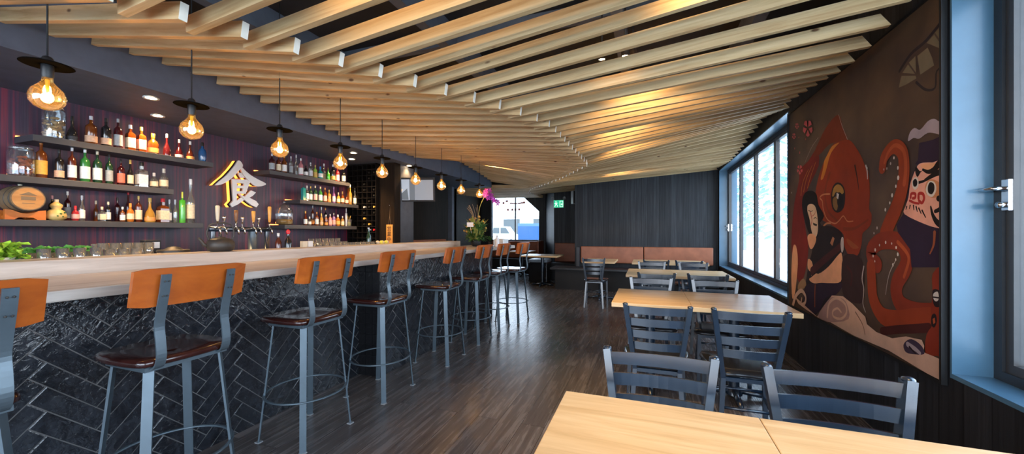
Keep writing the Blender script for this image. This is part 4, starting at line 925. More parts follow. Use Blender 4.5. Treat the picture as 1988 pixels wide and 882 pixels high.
# tumblers
def tumbler_proto(name,r,h,cat,label,group):
    t=thing(name,label,cat,(0,0,-5),0,group)
    MB().lathe([(0,.004),(r*.8,.004),(r*.82,.0),(r*.86,.0),(r,h),(r*.93,h),(r*.78,.010),(0,.010)],14,cap=False).build('glass_wall','tumbler_glass',t)
    return t
used={}
def put(name,r,h,cat,label,group,x,y,z=1.081):
    key=(name,r,h)
    if key not in used:
        used[key]=tumbler_proto(name,r,h,cat,label,group); used[key].location=(x,y,z); return used[key]
    o=dup(used[key],(x,y,z),0,label); o['group']=group; return o
def row(name,r,h,cat,label,group,x,y0,y1,n,dx=0):
    for i in range(n): put(name,r,h,cat,label,group,x+dx*(i%2),y0+(y1-y0)*i/(n-1))
row('tumbler',.027,.115,'glass','short clear tumbler in the row next to the lettuce bowl','tumblers by the lettuce',-3.19,1.135,1.35,4)
row('tumbler',.025,.09,'glass','small clear glass standing in front of the herb tray','small glasses by the herbs',-3.275,1.12,1.36,4)
row('highball_glass',.029,.135,'glass','tall clear highball in the cluster left of the iron bowl','highballs left of the iron bowl',-3.40,1.47,1.72,5)
row('tumbler',.031,.10,'glass','short clear tumbler in the cluster left of the iron bowl','tumblers left of the iron bowl',-3.21,1.42,1.555,3)
row('highball_glass',.027,.13,'glass','tall clear highball in the back row behind the short tumblers','highballs in the back row',-3.49,1.48,1.70,5)
row('shot_glass',.024,.075,'glass','small glass in the front row below the square bottles','small glasses left of the kettle',-3.30,1.45,1.66,4)
row('tumbler',.031,.105,'glass','clear tumbler in the rows under the bottom right shelf','tumblers under the bottom right shelf',-3.22,2.98,3.42,6)
row('highball_glass',.030,.14,'glass','tall clear highball under the bottom right shelf','highballs under the bottom right shelf',-3.34,3.08,3.44,5)
row('coupe_glass',.034,.09,'glass','low wide glass in the row beside the garnish tray','low glasses beside the garnish tray',-3.26,3.52,3.92,6)
for y,c,lab in((2.86,'cap_cream','cream paper packet standing next to the tumblers under the right shelves'),(2.925,'plastic_white','white paper packet standing next to the tumblers under the right shelves')):
    o=MB().bbox(-.02,.02,-.027,.027,0,.12,.003).build('paper_packet',c,loc=(-3.2,y,1.081)); tag(o,lab,'packet')
t=thing('card_holder','black block with small white card standing behind the tumblers','card holder',(-3.49,1.775,1.081)); MB().bbox(-.03,.03,-.05,.05,0,.15,.004).build('block','black_matte',t); MB().box(.0305,.032,-.005,.04,.09,.135).build('card','plastic_white',t)
t=thing('syrup_bottle','dark bottle with red pourer left of the paper packets','bottle',(-3.24,2.72,1.081))
MB().lathe([(.028,0),(.03,.01),(.03,.12),(.012,.16),(.011,.19)],14).build('bottle_glass','glass_black',t); MB().lathe([(.013,.19),(.02,.215),(.008,.235)],10).build('pourer','cap_red',t)
t=thing('sauce_bottle','brown bottle with white pourer at the right foot of the draft tower','bottle',(-3.30,2.665,1.081))
MB().lathe([(.026,0),(.028,.01),(.028,.11),(.012,.15),(.011,.17)],14).build('bottle_glass','glass_brownred',t); MB().lathe([(.012,.17),(.012,.2)],10).build('pourer','cap_white',t)
for y,lab in((1.685,'small white condiment cup right of the highball cluster'),(1.625+.0,'white cup of garnish in front of the highball cluster')):
    t=thing('condiment_cup',lab,'cup',(-3.2,y+.0,1.081)); MB().lathe([(.02,0),(.03,.05),(.027,.05),(.018,.006),(0,.006)],14,cap=False).build('cup','white_ceramic',t)
    q=MB()
    for i in range(9): q.ball((random.uniform(-.014,.014),random.uniform(-.014,.014),.052+.004*(i%2)),.008,1)
    o=q.build('garnish','label_cream',t); o['kind']='stuff'
t=thing('garnish_tray','black tray of cut lemons at the right end of the work unit','tray',(-3.26,4.12,1.081))
MB().bbox(-.08,.08,-.15,.15,0,.05,.01).build('tray','black_matte',t)
for i in range(5):
    o=MB().ball((0,0,0),.026,2,sy=1.15).build('lemon','lemon' if i%2 else 'cap_cream',loc=(-3.26+.02*(i%2),4.03+.045*i,1.157)); tag(o,('yellow lemon' if i%2 else 'pale cut lemon')+' lying in the black garnish tray','lemon','lemons in the garnish tray')
t=thing('oil_bottle','slim dark bottle standing behind the garnish tray','bottle',(-3.42,4.05,1.081))
MB().lathe([(.026,0),(.028,.01),(.028,.15),(.011,.2),(.010,.25)],14).build('bottle_glass','glass_darkgreen',t); MB().lathe([(.012,.25),(.012,.27)],10).build('cap','cap_silver',t)
# ------------------------------------------------------------------ wine rack, plaque, screen
wr=thing('wine_rack','tall dark wine rack of square cells at the end of the bar wall','wine rack',(-4.215,4.935,0))
RX0,RX1,RZ0,RZ1=-.28,.28,.93,2.355
m=MB(); m.box(RX0-.0,RX0+.012,-.11,.11,RZ0,RZ1).box(RX1-.012,RX1,-.11,.11,RZ0,RZ1).box(RX0,RX1,-.11,.11,RZ1-.012,RZ1).box(RX0,RX1,-.11,.11,RZ0,RZ0+.012).box(RX0,RX1,.095,.11,RZ0,RZ1)
m.build('rack_case','rack_black',wr)
m=MB(); NX,NZ=6,16
for i in range(1,NX): x=RX0+(RX1-RX0)*i/NX; m.box(x-.004,x+.004,-.095,.09,RZ0+.012,RZ1-.012)
m.build('rack_dividers','rack_black',wr)
m=MB()
for j in range(1,NZ): z=RZ0+(RZ1-RZ0)*j/NZ; m.box(RX0+.012,RX1-.012,-.105,.09,z-.004,z+.004)
m.build('rack_shelves','rack_black',wr)
cellw=(RX1-RX0)/NX; cellh=(RZ1-RZ0)/NZ
rr=random.Random(11); wb=None
caps=['cap_silver','cap_black','cap_black','cap_black','cap_gold']; protos={}
for j in range(2,NZ-1):
    for i in range(2,NX):
        if rr.random()<.55: continue
        c='cap_red' if j in(4,7) and rr.random()<.45 else rr.choice(caps)
        loc=(-4.215+RX0+(i+.5)*cellw,4.985,RZ0+j*cellh+.004+.0345)
        lab={'cap_silver':'wine bottle with silver capsule lying in a rack cell','cap_red':'wine bottle with red capsule lying in a rack cell','cap_black':'wine bottle with black capsule lying in a rack cell','cap_gold':'wine bottle with gold capsule lying in a rack cell','cap_white':'wine bottle with white capsule lying in a rack cell'}[c]
        if c not in protos:
            t=thing('wine_bottle',lab,'wine bottle',loc,0,'%s capped wine bottles in the rack'%c[4:])
            mm=MB(); mm.X=Matrix.Rotation(PI/2,4,'X'); mm.lathe([(.030,-.03),(.033,-.02),(.033,.05),(.014,.10),(.013,.125)],12); mm.build('bottle_glass','glass_black',t)
            mm=MB(); mm.X=Matrix.Rotation(PI/2,4,'X'); mm.lathe([(.0145,.10),(.0155,.155)],12); mm.build('capsule',c,t)
            protos[c]=t
        else: dup(protos[c],loc,0,lab)
vp=MB().box(-3.93,-3.652,4.90,5.045,0,2.358).build('veneer_panel','dark_veneer'); tag(vp,'tall dark brown veneer panel beside the wine rack','panel')
pq=thing('hanging_plaque','orange wooden plaque with black characters hanging by a cord on the dark panel','plaque',(-3.73,4.885,1.12))
MB().bbox(-.056,.056,-.010,.008,0,.285,.004).build('plaque_board','plaque_wood',pq)
MB().tube([(-.02,-.002,.28),(0,.004,.42),(0,.010,.575),(0,.004,.42),(.02,-.002,.28)],.003,6).build('cord','twig',pq)
MB().tube([(0,.013,.575),(0,-.004,.58),(0,-.006,.592)],.004,6).build('hook','chrome',pq)
fc=bpy.data.curves.new('plaque_writing','FONT'); fc.body='営\n業\n中'; fc.size=.082; fc.align_x='CENTER'; fc.space_line=1.0; fc.extrude=.0008; fc.resolution_u=2
fo=bpy.data.objects.new('tmp_writing',fc); COL.objects.link(fo)
bpy.context.view_layer.update()
me=bpy.data.meshes.new_from_object(fo.evaluated_get(bpy.context.evaluated_depsgraph_get())); bpy.data.objects.remove(fo)
me.materials.clear(); me.materials.append(M('black_matte'))
wo=bpy.data.objects.new('plaque_writing',me); COL.objects.link(wo); wo.parent=pq
zs=[v.co.y for v in me.vertices]; 
wo.rotation_euler=(PI/2,0,0); wo.location=(0,-.0112,.1425-(max(zs)+min(zs))/2)
# tilted screen on an arm
tv=thing('wall_screen','small flat screen showing a picture and grey panel, mounted above the bar end','screen',(-3.45,5.14,1.96)); tv.rotation_euler=(math.radians(4),0,math.radians(17))
MB().bbox(-.315,.315,0,.035,-.19,.19,.006).build('screen_housing','black_matte',tv)
m=MB(); m.cur=0; m.box(-.305,.305,-.0012,0,-.18,.18); m.cur=1; m.box(-.29,-.085,-.0024,-.0012,-.165,.16); m.cur=2; m.box(-.085,.0,-.0022,-.0012,-.165,.16); m.cur=3; m.box(-.0,.29,-.0024,-.0012,-.165,.15)
m.cur=2; m.flat([(-.28,-.16),(-.20,-.05),(-.12,.02),(-.10,-.16)],-.0030,'y'); m.cur=4; m.flat([(-.27,-.04),(-.22,-.06),(-.19,.0),(-.25,.03)],-.0034,'y')
m.build('screen_face',['black_matte','screen_white','screen_dark','screen_grey','screen_warm'],tv)
m=MB(); m.box(-.05,.05,.035,.05,-.06,.06); m.tube([(0,.05,0),(-.02,.16,.0),(-.12,.19,.0)],.014,8); m.build('screen_bracket','black_matte',tv)
# ------------------------------------------------------------------ lights
def point(name,loc,power,col,r=.03):
    l=bpy.data.lights.new(name,'POINT'); l.energy=power; l.color=col; l.shadow_soft_size=r
    o=bpy.data.objects.new(name,l); COL.objects.link(o); o.location=loc; return o
def spot(name,loc,power,col,ang=100,blend=.8,r=.03,target=None):
    l=bpy.data.lights.new(name,'SPOT'); l.energy=power; l.color=col; l.spot_size=math.radians(ang); l.spot_blend=blend; l.shadow_soft_size=r
    o=bpy.data.objects.new(name,l); COL.objects.link(o); o.location=loc
    if target: o.rotation_euler=(Vector(target)-Vector(loc)).to_track_quat('-Z','Y').to_euler()
    return o
WARM=(1,.60,.27)
# pendants
ORD=['first','second','third','fourth','fifth','sixth','seventh','eighth','ninth']
def make_pendant():
    t=thing('pendant_lamp','','pendant lamp',(0,0,0),0,'globe pendants over the bar')
    MB().tube([(0,0,.175),(0,0,1.05)],.0035,6).build('cord','black_matte',t)
    MB().lathe([(.010,.142),(.080,.136),(.083,.133),(.080,.131),(.010,.134)],28).build('disc_shade','disc_black',t)
    MB().lathe([(.004,.175),(.014,.170),(.020,.160),(.020,.085),(.017,.075)],14).build('socket','tap_black',t)
    b=MB().lathe([(.017,.082),(.019,.060),(.030,.045),(.050,.022),(.0575,-.005),(.055,-.030),(.040,-.052),(.018,-.063),(.0001,-.066)],22,cap=False).build('bulb','bulb_amber',t)
    q=MB()
    q.lathe([(.008,.07),(.006,.03),(.003,.01)],8)
    q.build('bulb_stem','cap_gold',b)
    q=MB()
    for k in range(4):
        a=k*PI/2; q.tube([(.010*math.cos(a),.010*math.sin(a),.012),(.013*math.cos(a+.4),.013*math.sin(a+.4),-.022)],.0026,5)
    q.build('filament','filament',b)
    return t
pp=make_pendant(); PY=[.9,1.466,2.03,2.606,3.157,3.74,4.32,4.87,5.5]
for i,y in enumerate(PY):
    lab='amber globe pendant with flat black disc, %s from the near end of the bar'%ORD[i]
    if i==0: o=pp; o.location=(-2.5,y,1.895); o['label']=lab
    else: o=dup(pp,(-2.5,y,1.895),.3*i,lab)
    point('pendant_glow',(-2.5,y,1.89),2.6,WARM,.02)
# recessed downlights in the bulkhead
DL=[(-3.71,1.89,'recessed downlight of the near pair, the one closer to the bar edge'),(-4.22,2.20,'recessed downlight close above the top left bottle shelf'),(-3.72,4.11,'recessed downlight of the far pair, the one nearer the bar edge'),(-4.06,4.45,'recessed downlight of the far pair, the one nearer the bottles'),(-3.60,5.21,'small recessed downlight above the wall screen')]
for x,y,lab in DL:
    t=thing('recessed_downlight',lab,'downlight',(x,y,2.352),0,'bulkhead downlights')
    MB().lathe([(.035,.0),(.05,-.004),(.052,.004),(.035,.006)],20,cap=False).build('trim_ring','cap_white',t)
    MB().lathe([(.0001,.002),(.036,.002)],18,cap=False).build('lens','downlight_lens',t)
    spot('downlight_beam',(x,y,2.335),46 if y<5 else 12,WARM,120,.9,.035,(x-.25 if y<5 else x,y,0))
# spotlights hung among the battens
SP=[(-.284,2.573,2.43,(-.284,2.7,.7)),(-.136,2.573,2.43,(-.13,2.7,.7)),(.30,1.79,2.62,(.45,2.5,2.2)),(-.10,2.96,2.62,(.0,3.7,2.1)),(-.35,4.80,2.62,(.1,5.7,2.0)),(-1.1,.92,2.62,(-.8,1.8,2.1)),(-2.75,6.35,2.62,(-2.2,7.4,2.1)),(-.6,7.2,2.62,(-.1,8.4,2.0)),(.3,1.01,2.60,(.3,1.1,.7)),(-.3,3.9,2.60,(0,5.2,1.6))]
for i,(x,y,z,tg) in enumerate(SP):
    t=thing('ceiling_spotlight','small warm spotlight hung among the pine battens, %s'%['left one of the visible pair','right one of the visible pair','above the front table','above the second table row','above the third table row','near the first pendant','beyond the last pendant','by the back wall','straight over the front table','between the second and third table rows'][i],'spotlight',(x,y,z),0,'spotlights among the battens')
    d=(Vector(tg)-Vector((x,y,z))).normalized(); R=d.to_track_quat('Z','Y').to_matrix().to_4x4()
    mm=MB(); mm.X=R; mm.lathe([(.024,-.09),(.026,-.085),(.026,.0),(.023,.0)],14,cap=False); mm.build('lamp_can','black_matte',t)
    mm=MB(); mm.X=R; mm.lathe([(.0001,-.006),(.0225,-.006)],14,cap=False); mm.build('lens','downlight_lens',t)
    MB().tube([(0,0,.02),(0,0,2.995-z)],.006,6).build('stem','black_matte',t)
    spot('spot_beam',tuple(Vector((x,y,z))+d*.01),(30,30,9,14,13,10,26,10,45,12)[i],(1,.66,.30),(58,58,120,120,120,120,120,120,70,120)[i],.7,.02,tg)
# ------------------------------------------------------------------ bar stools
def make_stool():
    t=thing('bar_stool','','bar stool',(0,0,0),0,'steel and wood stools along the bar')
    # seat faces -X; back on +X side
    P=[]
    for a,b in((-.19,-.15),(-.12,-.185),(0,-.195),(.12,-.185),(.17,-.16),(.185,-.08),(.188,0),(.185,.08),(.17,.16),(.12,.185),(0,.195),(-.12,.185),(-.19,.15),(-.205,0)): P.append((a,b))
    P=smooth_poly(P,2)
    m=MB(); n=len(P)
    def ringz(k,z,dip): return [(a*k,b*k,z-dip*(1-abs(b)/.2)) for a,b in P]
    rings=[ringz(.95,.735,0),ringz(1,.742,0),ringz(1,.757,0),ringz(.96,.766,.002),ringz(.6,.762,.008),ringz(.2,.756,.008)]
    vs=sum(rings,[]); fs=[]
    for i in range(len(rings)-1):
        for k in range(n): fs.append((i*n+k,i*n+(k+1)%n,(i+1)*n+(k+1)%n,(i+1)*n+k))
    fs.append(tuple(range(n-1,-1,-1))); fs.append(tuple((len(rings)-1)*n+k for k in range(n)))
    m.add(vs,fs,True); m.build('seat','stool_seat_wood',t)
    m=MB(); m.box(-.115,.16,-.16,-.135,.715,.734).box(-.115,.16,.135,.16,.715,.734).box(-.115,-.09,-.135,.135,.715,.734).box(.135,.16,-.135,.135,.715,.734)
    m.build('seat_frame','stool_steel',t)
    for sx in(-1,1):
        for sy in(-1,1):
            m=MB(); top=Vector((.022+sx*.122,sy*.138,.716)); bot=Vector((.018+sx*.178,sy*.188,.004))
            ax=(bot-top); tg=Vector((-sy*sx*sy,sx*sy*sx*-1*-1,0))
            tg=Vector((-sx*sy*sy*1.0,sx*sx*sy*1.0,0)).normalized() if False else Vector((-sy,sx,0)).normalized()
            rad=Vector((sx,sy,0)).normalized()
            vs=[]
            for p in(top,bot):
                for u,v in((-1,-1),(1,-1),(1,1),(-1,1)): vs.append(p+tg*.018*u+rad*.0045*v)
            m.add(vs,[(0,1,2,3),(7,6,5,4),(0,4,5,1),(1,5,6,2),(2,6,7,3),(3,7,4,0)])
            lo=m.build('leg','stool_steel',t)
            f=MB().box(.018+sx*.178-.016,.018+sx*.178+.016,sy*.188-.016,sy*.188+.016,0,.006).build('foot_pad','plastic_grey',lo)
    rr=.236
    m=MB().tube([(.019+rr*math.cos(a)*.97,rr*math.sin(a),.285) for a in [2*PI*i/36 for i in range(36)]],.009,8,closed=True,ry=.006); m.build('footrest_ring','stool_steel',t)
    for sy in(-1,1):
        y=sy*.128
        path=smooth_line([(.150,y,.724),(.186,y,.735),(.205,y,.775),(.200,y,.84),(.192,y,.90),(.205,y,.97),(.226,y,1.05),(.240,y,1.118)],4)
        m=MB().tube(path,.0175,4,ry=.0035,up=(1,0,.01)); m.build('back_bar','stool_steel',t)
    m=MB(); vs=[];fs=[]; NY=10
    Z0,Z1=.985,1.142
    for i in range(NY+1):
        y=-.218+.436*i/NY; bow=.022*(y/.218)**2
        for dx,z in((-.009,Z0),(.009,Z0),(.009,Z1),(-.009,Z1)):
            zz=z
            if i in(0,NY): zz=z+(.008 if z==Z0 else -.008)
            x=.205+(z-.985)*.19-bow+dx-.012
            vs.append((x,y,zz))
    for i in range(NY):
        for k in range(4): fs.append((i*4+k,i*4+(k+1)%4,i*4+4+(k+1)%4,i*4+4+k))
    fs.append((3,2,1,0)); fs.append(tuple(NY*4+k for k in range(4)))
    m.add(vs,fs); bo=m.build('backrest','stool_back_wood',t)
    for sy in(-1,1):
        for z in(1.03,1.09):
            x=.205+(z-.985)*.19+.014
            for d in(-.007,.007): MB().ball((x+.0035,sy*.128+d,z),.004,1).build('screw','cast_iron',bo)
    return t
st=make_stool()
SPOT=[(-2.085,.46,0),(-2.085,1.12,0),(-2.085,1.87,0),(-2.062,2.562,0),(-2.01,3.42,.03),(-2.01,4.15,0),(-2.01,4.79,0),(-1.89,5.28,-.08)]
SL=['cut off by the left edge of the view, closest stool of the bar row','second stool along the bar, its whole backrest seen against the tiles','third stool along the bar, light glinting on its dark seat','fourth stool, standing in front of the dark square tiled step','fifth stool along the bar, just past the tiled step','sixth stool along the bar, below the flower arrangement side','seventh stool along the bar, second from the far end','eighth stool, last one at the far end of the bar']
for i,(x,y,a) in enumerate(SPOT):
    lab='closest wood and steel stool of the bar row, cut off by the left edge' if i==0 else SL[i].replace('stool','wood and steel stool',1)
    if i==0: st.location=(x,y,0); st['label']=lab
    else: dup(st,(x,y,0),a,lab)
# ------------------------------------------------------------------ ladder-back chairs (face -Y at rot 0)
def make_chair():
    t=thing('ladder_back_chair','','chair',(0,0,0),0,'black ladder-back chairs')
    # back plane at y=+.19; top of posts leans to +.06
    def post(sx,z):
        if z>=.44: k=(z-.44)/.41; return (sx*(.128+.056*k),.185+.055*k,z)
        k=(.44-z)/.44; return (sx*(.128+.030*k),.185+.045*k,z)
    for sx in(-1,1):
        m=MB().tube([post(sx,z) for z in(.0,.15,.30,.44,.58,.72,.845)],.013,4,ry=.022,up=(0,1,0)); po=m.build('back_post','black_steel',t)
        p=post(sx,.845); MB().ball((p[0],p[1],.846),.021,2,sx=.8,sz=.45).build('post_cap','black_steel',po)
        m=MB().tube([(sx*.175,-.195,.44),(sx*.185,-.205,0)],.013,4); m.build('leg','black_steel',t)
    for z in(.812,.738,.664,.590):
        vs=[];fs=[]; N=10
        for i in range(N+1):
            s=-1+2*i/N; p=post(1,z); x=p[0]*s*.97; y=p[1]+.020*(1-s*s)
            for dy,dz in((-.004,-.023),(.004,-.023),(.004,.023),(-.004,.023)): vs.append((x,y+dy,z+dz))
        for i in range(N):
            for k in range(4): fs.append((i*4+k,i*4+(k+1)%4,i*4+4+(k+1)%4,i*4+4+k))
        fs.append((3,2,1,0)); fs.append(tuple(N*4+k for k in range(4)))
        m=MB(); m.add(vs,fs); m.build('slat','black_steel',t)
    m=MB(); P=smooth_poly([(-.20,-.21),(0,-.225),(.20,-.21),(.19,0),(.15,.175),(0,.185),(-.15,.175),(-.19,0)],3)
    n=len(P); rings=[[(a*k,b*k,z) for a,b in P] for k,z in((.94,.445),(1,.450),(1,.462),(.95,.474),(.6,.476))]
    vs=sum(rings,[]);fs=[]
    for i in range(4):
        for k in range(n): fs.append((i*n+k,i*n+(k+1)%n,(i+1)*n+(k+1)%n,(i+1)*n+k))
    fs.append(tuple(range(n-1,-1,-1))); fs.append(tuple(4*n+k for k in range(n)))
    m.add(vs,fs,True); m.build('seat','black_vinyl',t)
    m=MB(); 
    for a,b in(((-.175,-.195,.432),(.175,-.195,.432)),((-.175,-.195,.432),(-.128,.185,.432)),((.175,-.195,.432),(.128,.185,.432)),((-.128,.185,.432),(.128,.185,.432))): m.tube([a,b],.011,4)
    m.build('seat_frame','black_steel',t)
    for sx in(-1,1): MB().tube([(sx*.181,-.200,.19),(sx*.146,.21,.19)],.009,6).build('stretcher','black_steel',t)
    MB().tube([(-.180,-.199,.24),(.180,-.199,.24)],.009,6).build('stretcher','black_steel',t)
    MB().tube([(-.142,.205,.27),(.142,.205,.27)],.009,6).build('stretcher','black_steel',t)
    return t
ch=make_chair(); used_ch=[False]
def chair(x,yb,face,label,rz=0):
    """yb = y of the top of the back; face=-1 looks to -Y, +1 to +Y"""
    a=(0 if face<0 else PI)+rz; loc=(x,yb-.24 if face<0 else yb+.24,0)
    if not used_ch[0]: used_ch[0]=True; ch.location=loc; ch.rotation_euler=(0,0,a); ch['label']=label; return ch
    return dup(ch,loc,a,label)
chair(.038,1.50,-1,'black ladder-back chair at the far side of the front table, nearer the aisle')
chair(.556,1.48,-1,'black ladder-back chair at the far side of the front table, nearer the mural')
chair(.054,2.46,1,'black ladder-back chair seen from behind at the second table row, aisle side')
chair(.545,2.47,1,'black ladder-back chair seen from behind at the second table row, window side')
chair(.03,3.93,-1,'black ladder-back chair tucked behind the second table row, aisle side')
chair(.58,3.93,-1,'black ladder-back chair tucked behind the second table row, window side')
chair(.09,4.40,1,'black ladder-back chair backing the second row at the third table row, aisle side')
chair(.59,4.42,1,'black ladder-back chair backing the second row at the third table row, window side')
chair(.06,6.06,-1,'black ladder-back chair on the far side of the third table row, aisle side')
chair(.62,6.06,-1,'black ladder-back chair on the far side of the third table row, window side')
chair(.13,6.42,1,'black ladder-back chair at the fourth table row before the tan bench, aisle side')
chair(.60,6.42,1,'black ladder-back chair at the fourth table row before the tan bench, window side')
chair(-.86,6.55,1,'lone black ladder-back chair at the small single table by the tan bench')
# ------------------------------------------------------------------ tables
def make_table(name,label,x0,x1,y0,y1,top='table_maple',z=.75,group=None):
    cx,cy=(x0+x1)/2,(y0+y1)/2; hx,hy=(x1-x0)/2,(y1-y0)/2
    t=thing(name,label,'table',(cx,cy,0),0,group)
    MB().bbox(-hx+.0008,hx-.0008,-hy,hy,z-.034,z,.003).build('tabletop',top,t)
    MB().lathe([(.038,.03),(.038,z-.06)],14).build('column','black_steel',t)
    m=MB().box(-.12,.12,-.015,.015,z-.06,z-.0345).box(-.015,.015,-.16,.16,z-.06,z-.0345); m.build('top_plate','black_steel',t)
    m=MB()
    ex,ey=min(.27,hx-.02),min(.27,hy-.05)
    for a,b in((ex,0),(-ex,0),(0,ey),(0,-ey)):
        m.tube([(a*.08,b*.08,.055),(a*.6,b*.6,.035),(a,b,.018)],[.026,.022,.016],8)
        m.lathe([(.018,0),(.02,.004),(.012,.012)],10,cx=a*.97,cy=b*.97)
    m.lathe([(.06,.02),(.05,.07),(.038,.08)],14)
    m.build('pedestal_base','black_steel',t)
    return t
TX=(-.262,.306,.975)
RW=[(.50,1.285,'front'),(3.02,3.79,'second'),(5.07,5.93,'third'),(7.1,7.95,'fourth')]
for a,b,nm in RW:
    where={'front':'closest to the view','second':'behind the two front chairs','third':'beside the long window','fourth':'in front of the tan bench'}[nm]
    make_table('pedestal_table','light maple table in the %s row %s, aisle half'%(nm,where),TX[0],TX[1],a,b,group='maple pedestal tables')
    make_table('pedestal_table','light maple table in the %s row %s, window half'%(nm,where),TX[1],TX[2],a,b,group='maple pedestal tables')
make_table('pedestal_table','small single light maple table at the left end of the tan bench',-1.15,-.56,7.1,7.95,group='maple pedestal tables')
make_table('booth_table','pale booth table in the dim far corner beside the black stool seat',-2.85,-1.95,8.55,9.35,z=.74)
make_table('booth_table','small pale booth table under the clipped-corner window',-3.75,-3.15,10.35,10.95,z=.74)
# ------------------------------------------------------------------ benches
bn=thing('wall_bench','long dark bench with two tan leather back panels along the charcoal wall','bench',(-.3,8.7,0))
m=MB(); m.bbox(-1.78,1.66,-.29,.285,.445,.49,.004); m.build('bench_seat','dark_laminate',bn)
MB().box(-1.68,1.64,-.21,.285,.0,.444).build('bench_base','black_matte',bn)
for a,b in((-1.17,.212),(.222,1.60)):
    q=MB(); q.bbox(a,b,.215,.292,.585,.962,.022); q.build('back_panel','leather_tan',bn)
MB().bbox(-1.26,-1.18,.10,.292,.491,.95,.01).build('bench_end','dark_laminate',bn)
b2=thing('window_booth','rust brown booth bench under the clipped-corner window','booth bench',(-3.9,11.5,0))
MB().bbox(-.95,.72,-.32,.28,0,.46,.01).build('bench_base','black_matte',b2); MB().bbox(-.95,.72,.14,.292,.47,1.0,.02).build('back_panel','leather_rust',b2)
MB().bbox(.725,.785,-.32,.28,0,1.02,.01).build('bench_end','leather_rust',b2)
b3=thing('corner_booth','dim rust brown booth bench below the exit sign','booth bench',(-2.05,10.3,0))
MB().bbox(-.40,.40,-.28,.28,0,.46,.01).build('bench_base','black_matte',b3); MB().bbox(-.40,.40,.16,.29,.47,.99,.02).build('back_panel','leather_rust',b3)
b4=thing('bar_end_booth','dark red banquette along the brown wall beyond the bar','booth bench',(-4.3,6.8,0))
MB().bbox(-.28,.3,-1.1,1.1,0,.46,.01).build('bench_base','black_matte',b4); MB().bbox(-.28,-.14,-1.1,1.1,.47,1.13,.02).build('back_panel','leather_rust',b4)
cs=thing('cube_seat','black cube seat with pale blue-grey top at the far end of the aisle','seat',(-2.62,9.55,0))
MB().bbox(-.24,.24,-.25,.25,.02,.52,.02).build('seat_body','black_vinyl',cs); plain('pale_vinyl',(.42,.48,.55),.35); MB().bbox(-.245,.245,-.255,.255,.521,.60,.03).build('seat_pad','pale_vinyl',cs)
# exit sign and speaker
ex=thing('exit_sign','green lit running man exit sign with two lamp heads on the dark recess wall','exit sign',(-2.36,10.56,2.085))
MB().bbox(-.145,.145,0,.035,-.11,.11,.006).build('sign_box','plastic_white',ex)
m=MB(); m.box(-.138,.138,-.002,0,-.103,.103); m.cur=1; y=-.0035
m.flat([(.03,-.085),(.13,-.085),(.13,.085),(.03,.085)],y,'y'); m.cur=0; m.flat([(.05,-.07),(.115,-.07),(.115,.07),(.05,.07)],y-.001,'y'); m.cur=1
m.flat([(.06,-.01),(.085,.02),(.085,.006),(.108,.006),(.108,-.026),(.085,-.026),(.085,-.04)],y-.002,'y')
m.lathe([(.0001,0),(.018,0)],12,cap=False) if False else None
m.flat([(-.075+.018*math.cos(a),.062+.018*math.sin(a)) for a in [2*PI*i/12 for i in range(12)]],y,'y')
m.flat([(-.09,.035),(-.055,.04),(-.045,.0),(-.07,-.015),(-.095,.0)],y,'y')
m.flat([(-.085,-.005),(-.065,-.01),(-.10,-.085),(-.12,-.08)],y,'y'); m.flat([(-.068,-.005),(-.05,-.005),(-.02,-.05),(-.03,-.085),(-.045,-.08),(-.04,-.05)],y,'y')
m.flat([(-.055,.04),(-.05,.028),(-.015,.015),(-.012,.026)],y,'y'); m.flat([(-.09,.035),(-.085,.022),(-.12,-.0),(-.128,.01)],y,'y')
m.build('sign_face',['exit_green','exit_white'],ex)
for sx in(-1,1):
    m=MB(); m.X=Matrix.Translation((sx*.17,-.01,.16))@Matrix.Rotation(math.radians(100),4,'X'); m.lathe([(.02,-.03),(.045,.0),(.047,.02),(.0001,.022)],14); m.build('lamp_head','plastic_grey',ex)
    MB().tube([(sx*.13,.02,.12),(sx*.17,0,.16)],.008,6).build('lamp_bracket','plastic_grey',ex)
sp=thing('wall_speaker','grey wall speaker high up beside the corner of the charcoal wall','speaker',(-1.78,9.95,2.2))
m=MB(); m.X=Matrix.Rotation(.5,4,'Z'); m.bbox(-.09,.09,-.09,.09,-.17,.17,.012); m.build('speaker_cabinet','plastic_grey',sp)
m=MB(); m.X=Matrix.Rotation(.5,4,'Z'); m.bbox(-.078,.078,-.098,-.0905,-.155,.155,.002); m.build('speaker_grille','black_matte',sp)
MB().tube([(.05,0,0),(.14,.0,.02)],.012,6).build('speaker_bracket','black_matte',sp)
# ------------------------------------------------------------------ flowers and bits at the end of the counter
fl=thing('flower_arrangement','lush flower arrangement with tall purple orchid at the far end of the bar','flower arrangement',(-2.56,5.50,1.066))
MB().lathe([(.05,0),(.075,.02),(.085,.09),(.08,.10),(.0,.095)],18).build('flower_pot','black_matte',fl)
rr=random.Random(4)
def leafblade(m,base,tip,w,bow=.03):
    b=Vector(base);t=Vector(tip);d=t-b; s=d.cross(Vector((0,0,1))); s=s.normalized() if s.length>1e-4 else Vector((1,0,0)); mid=b+d*.5+Vector((0,0,bow))
    m.add([b,mid+s*w,t,mid-s*w,mid+Vector((0,0,-w*.3))],[(0,4,1),(1,4,2),(2,4,3),(3,4,0)])
m=MB()
for i in range(190):
    a=rr.uniform(0,6.28); r=rr.uniform(.08,.25); z=rr.uniform(.02,.36); leafblade(m,(r*.4*math.cos(a),r*.4*math.sin(a),.08+z*.5),(r*math.cos(a),r*math.sin(a),z+.03),rr.uniform(.018,.04))
o=m.build('green_leaves','leaf_dark',fl,fix=False); o['kind']='stuff'
m=MB()
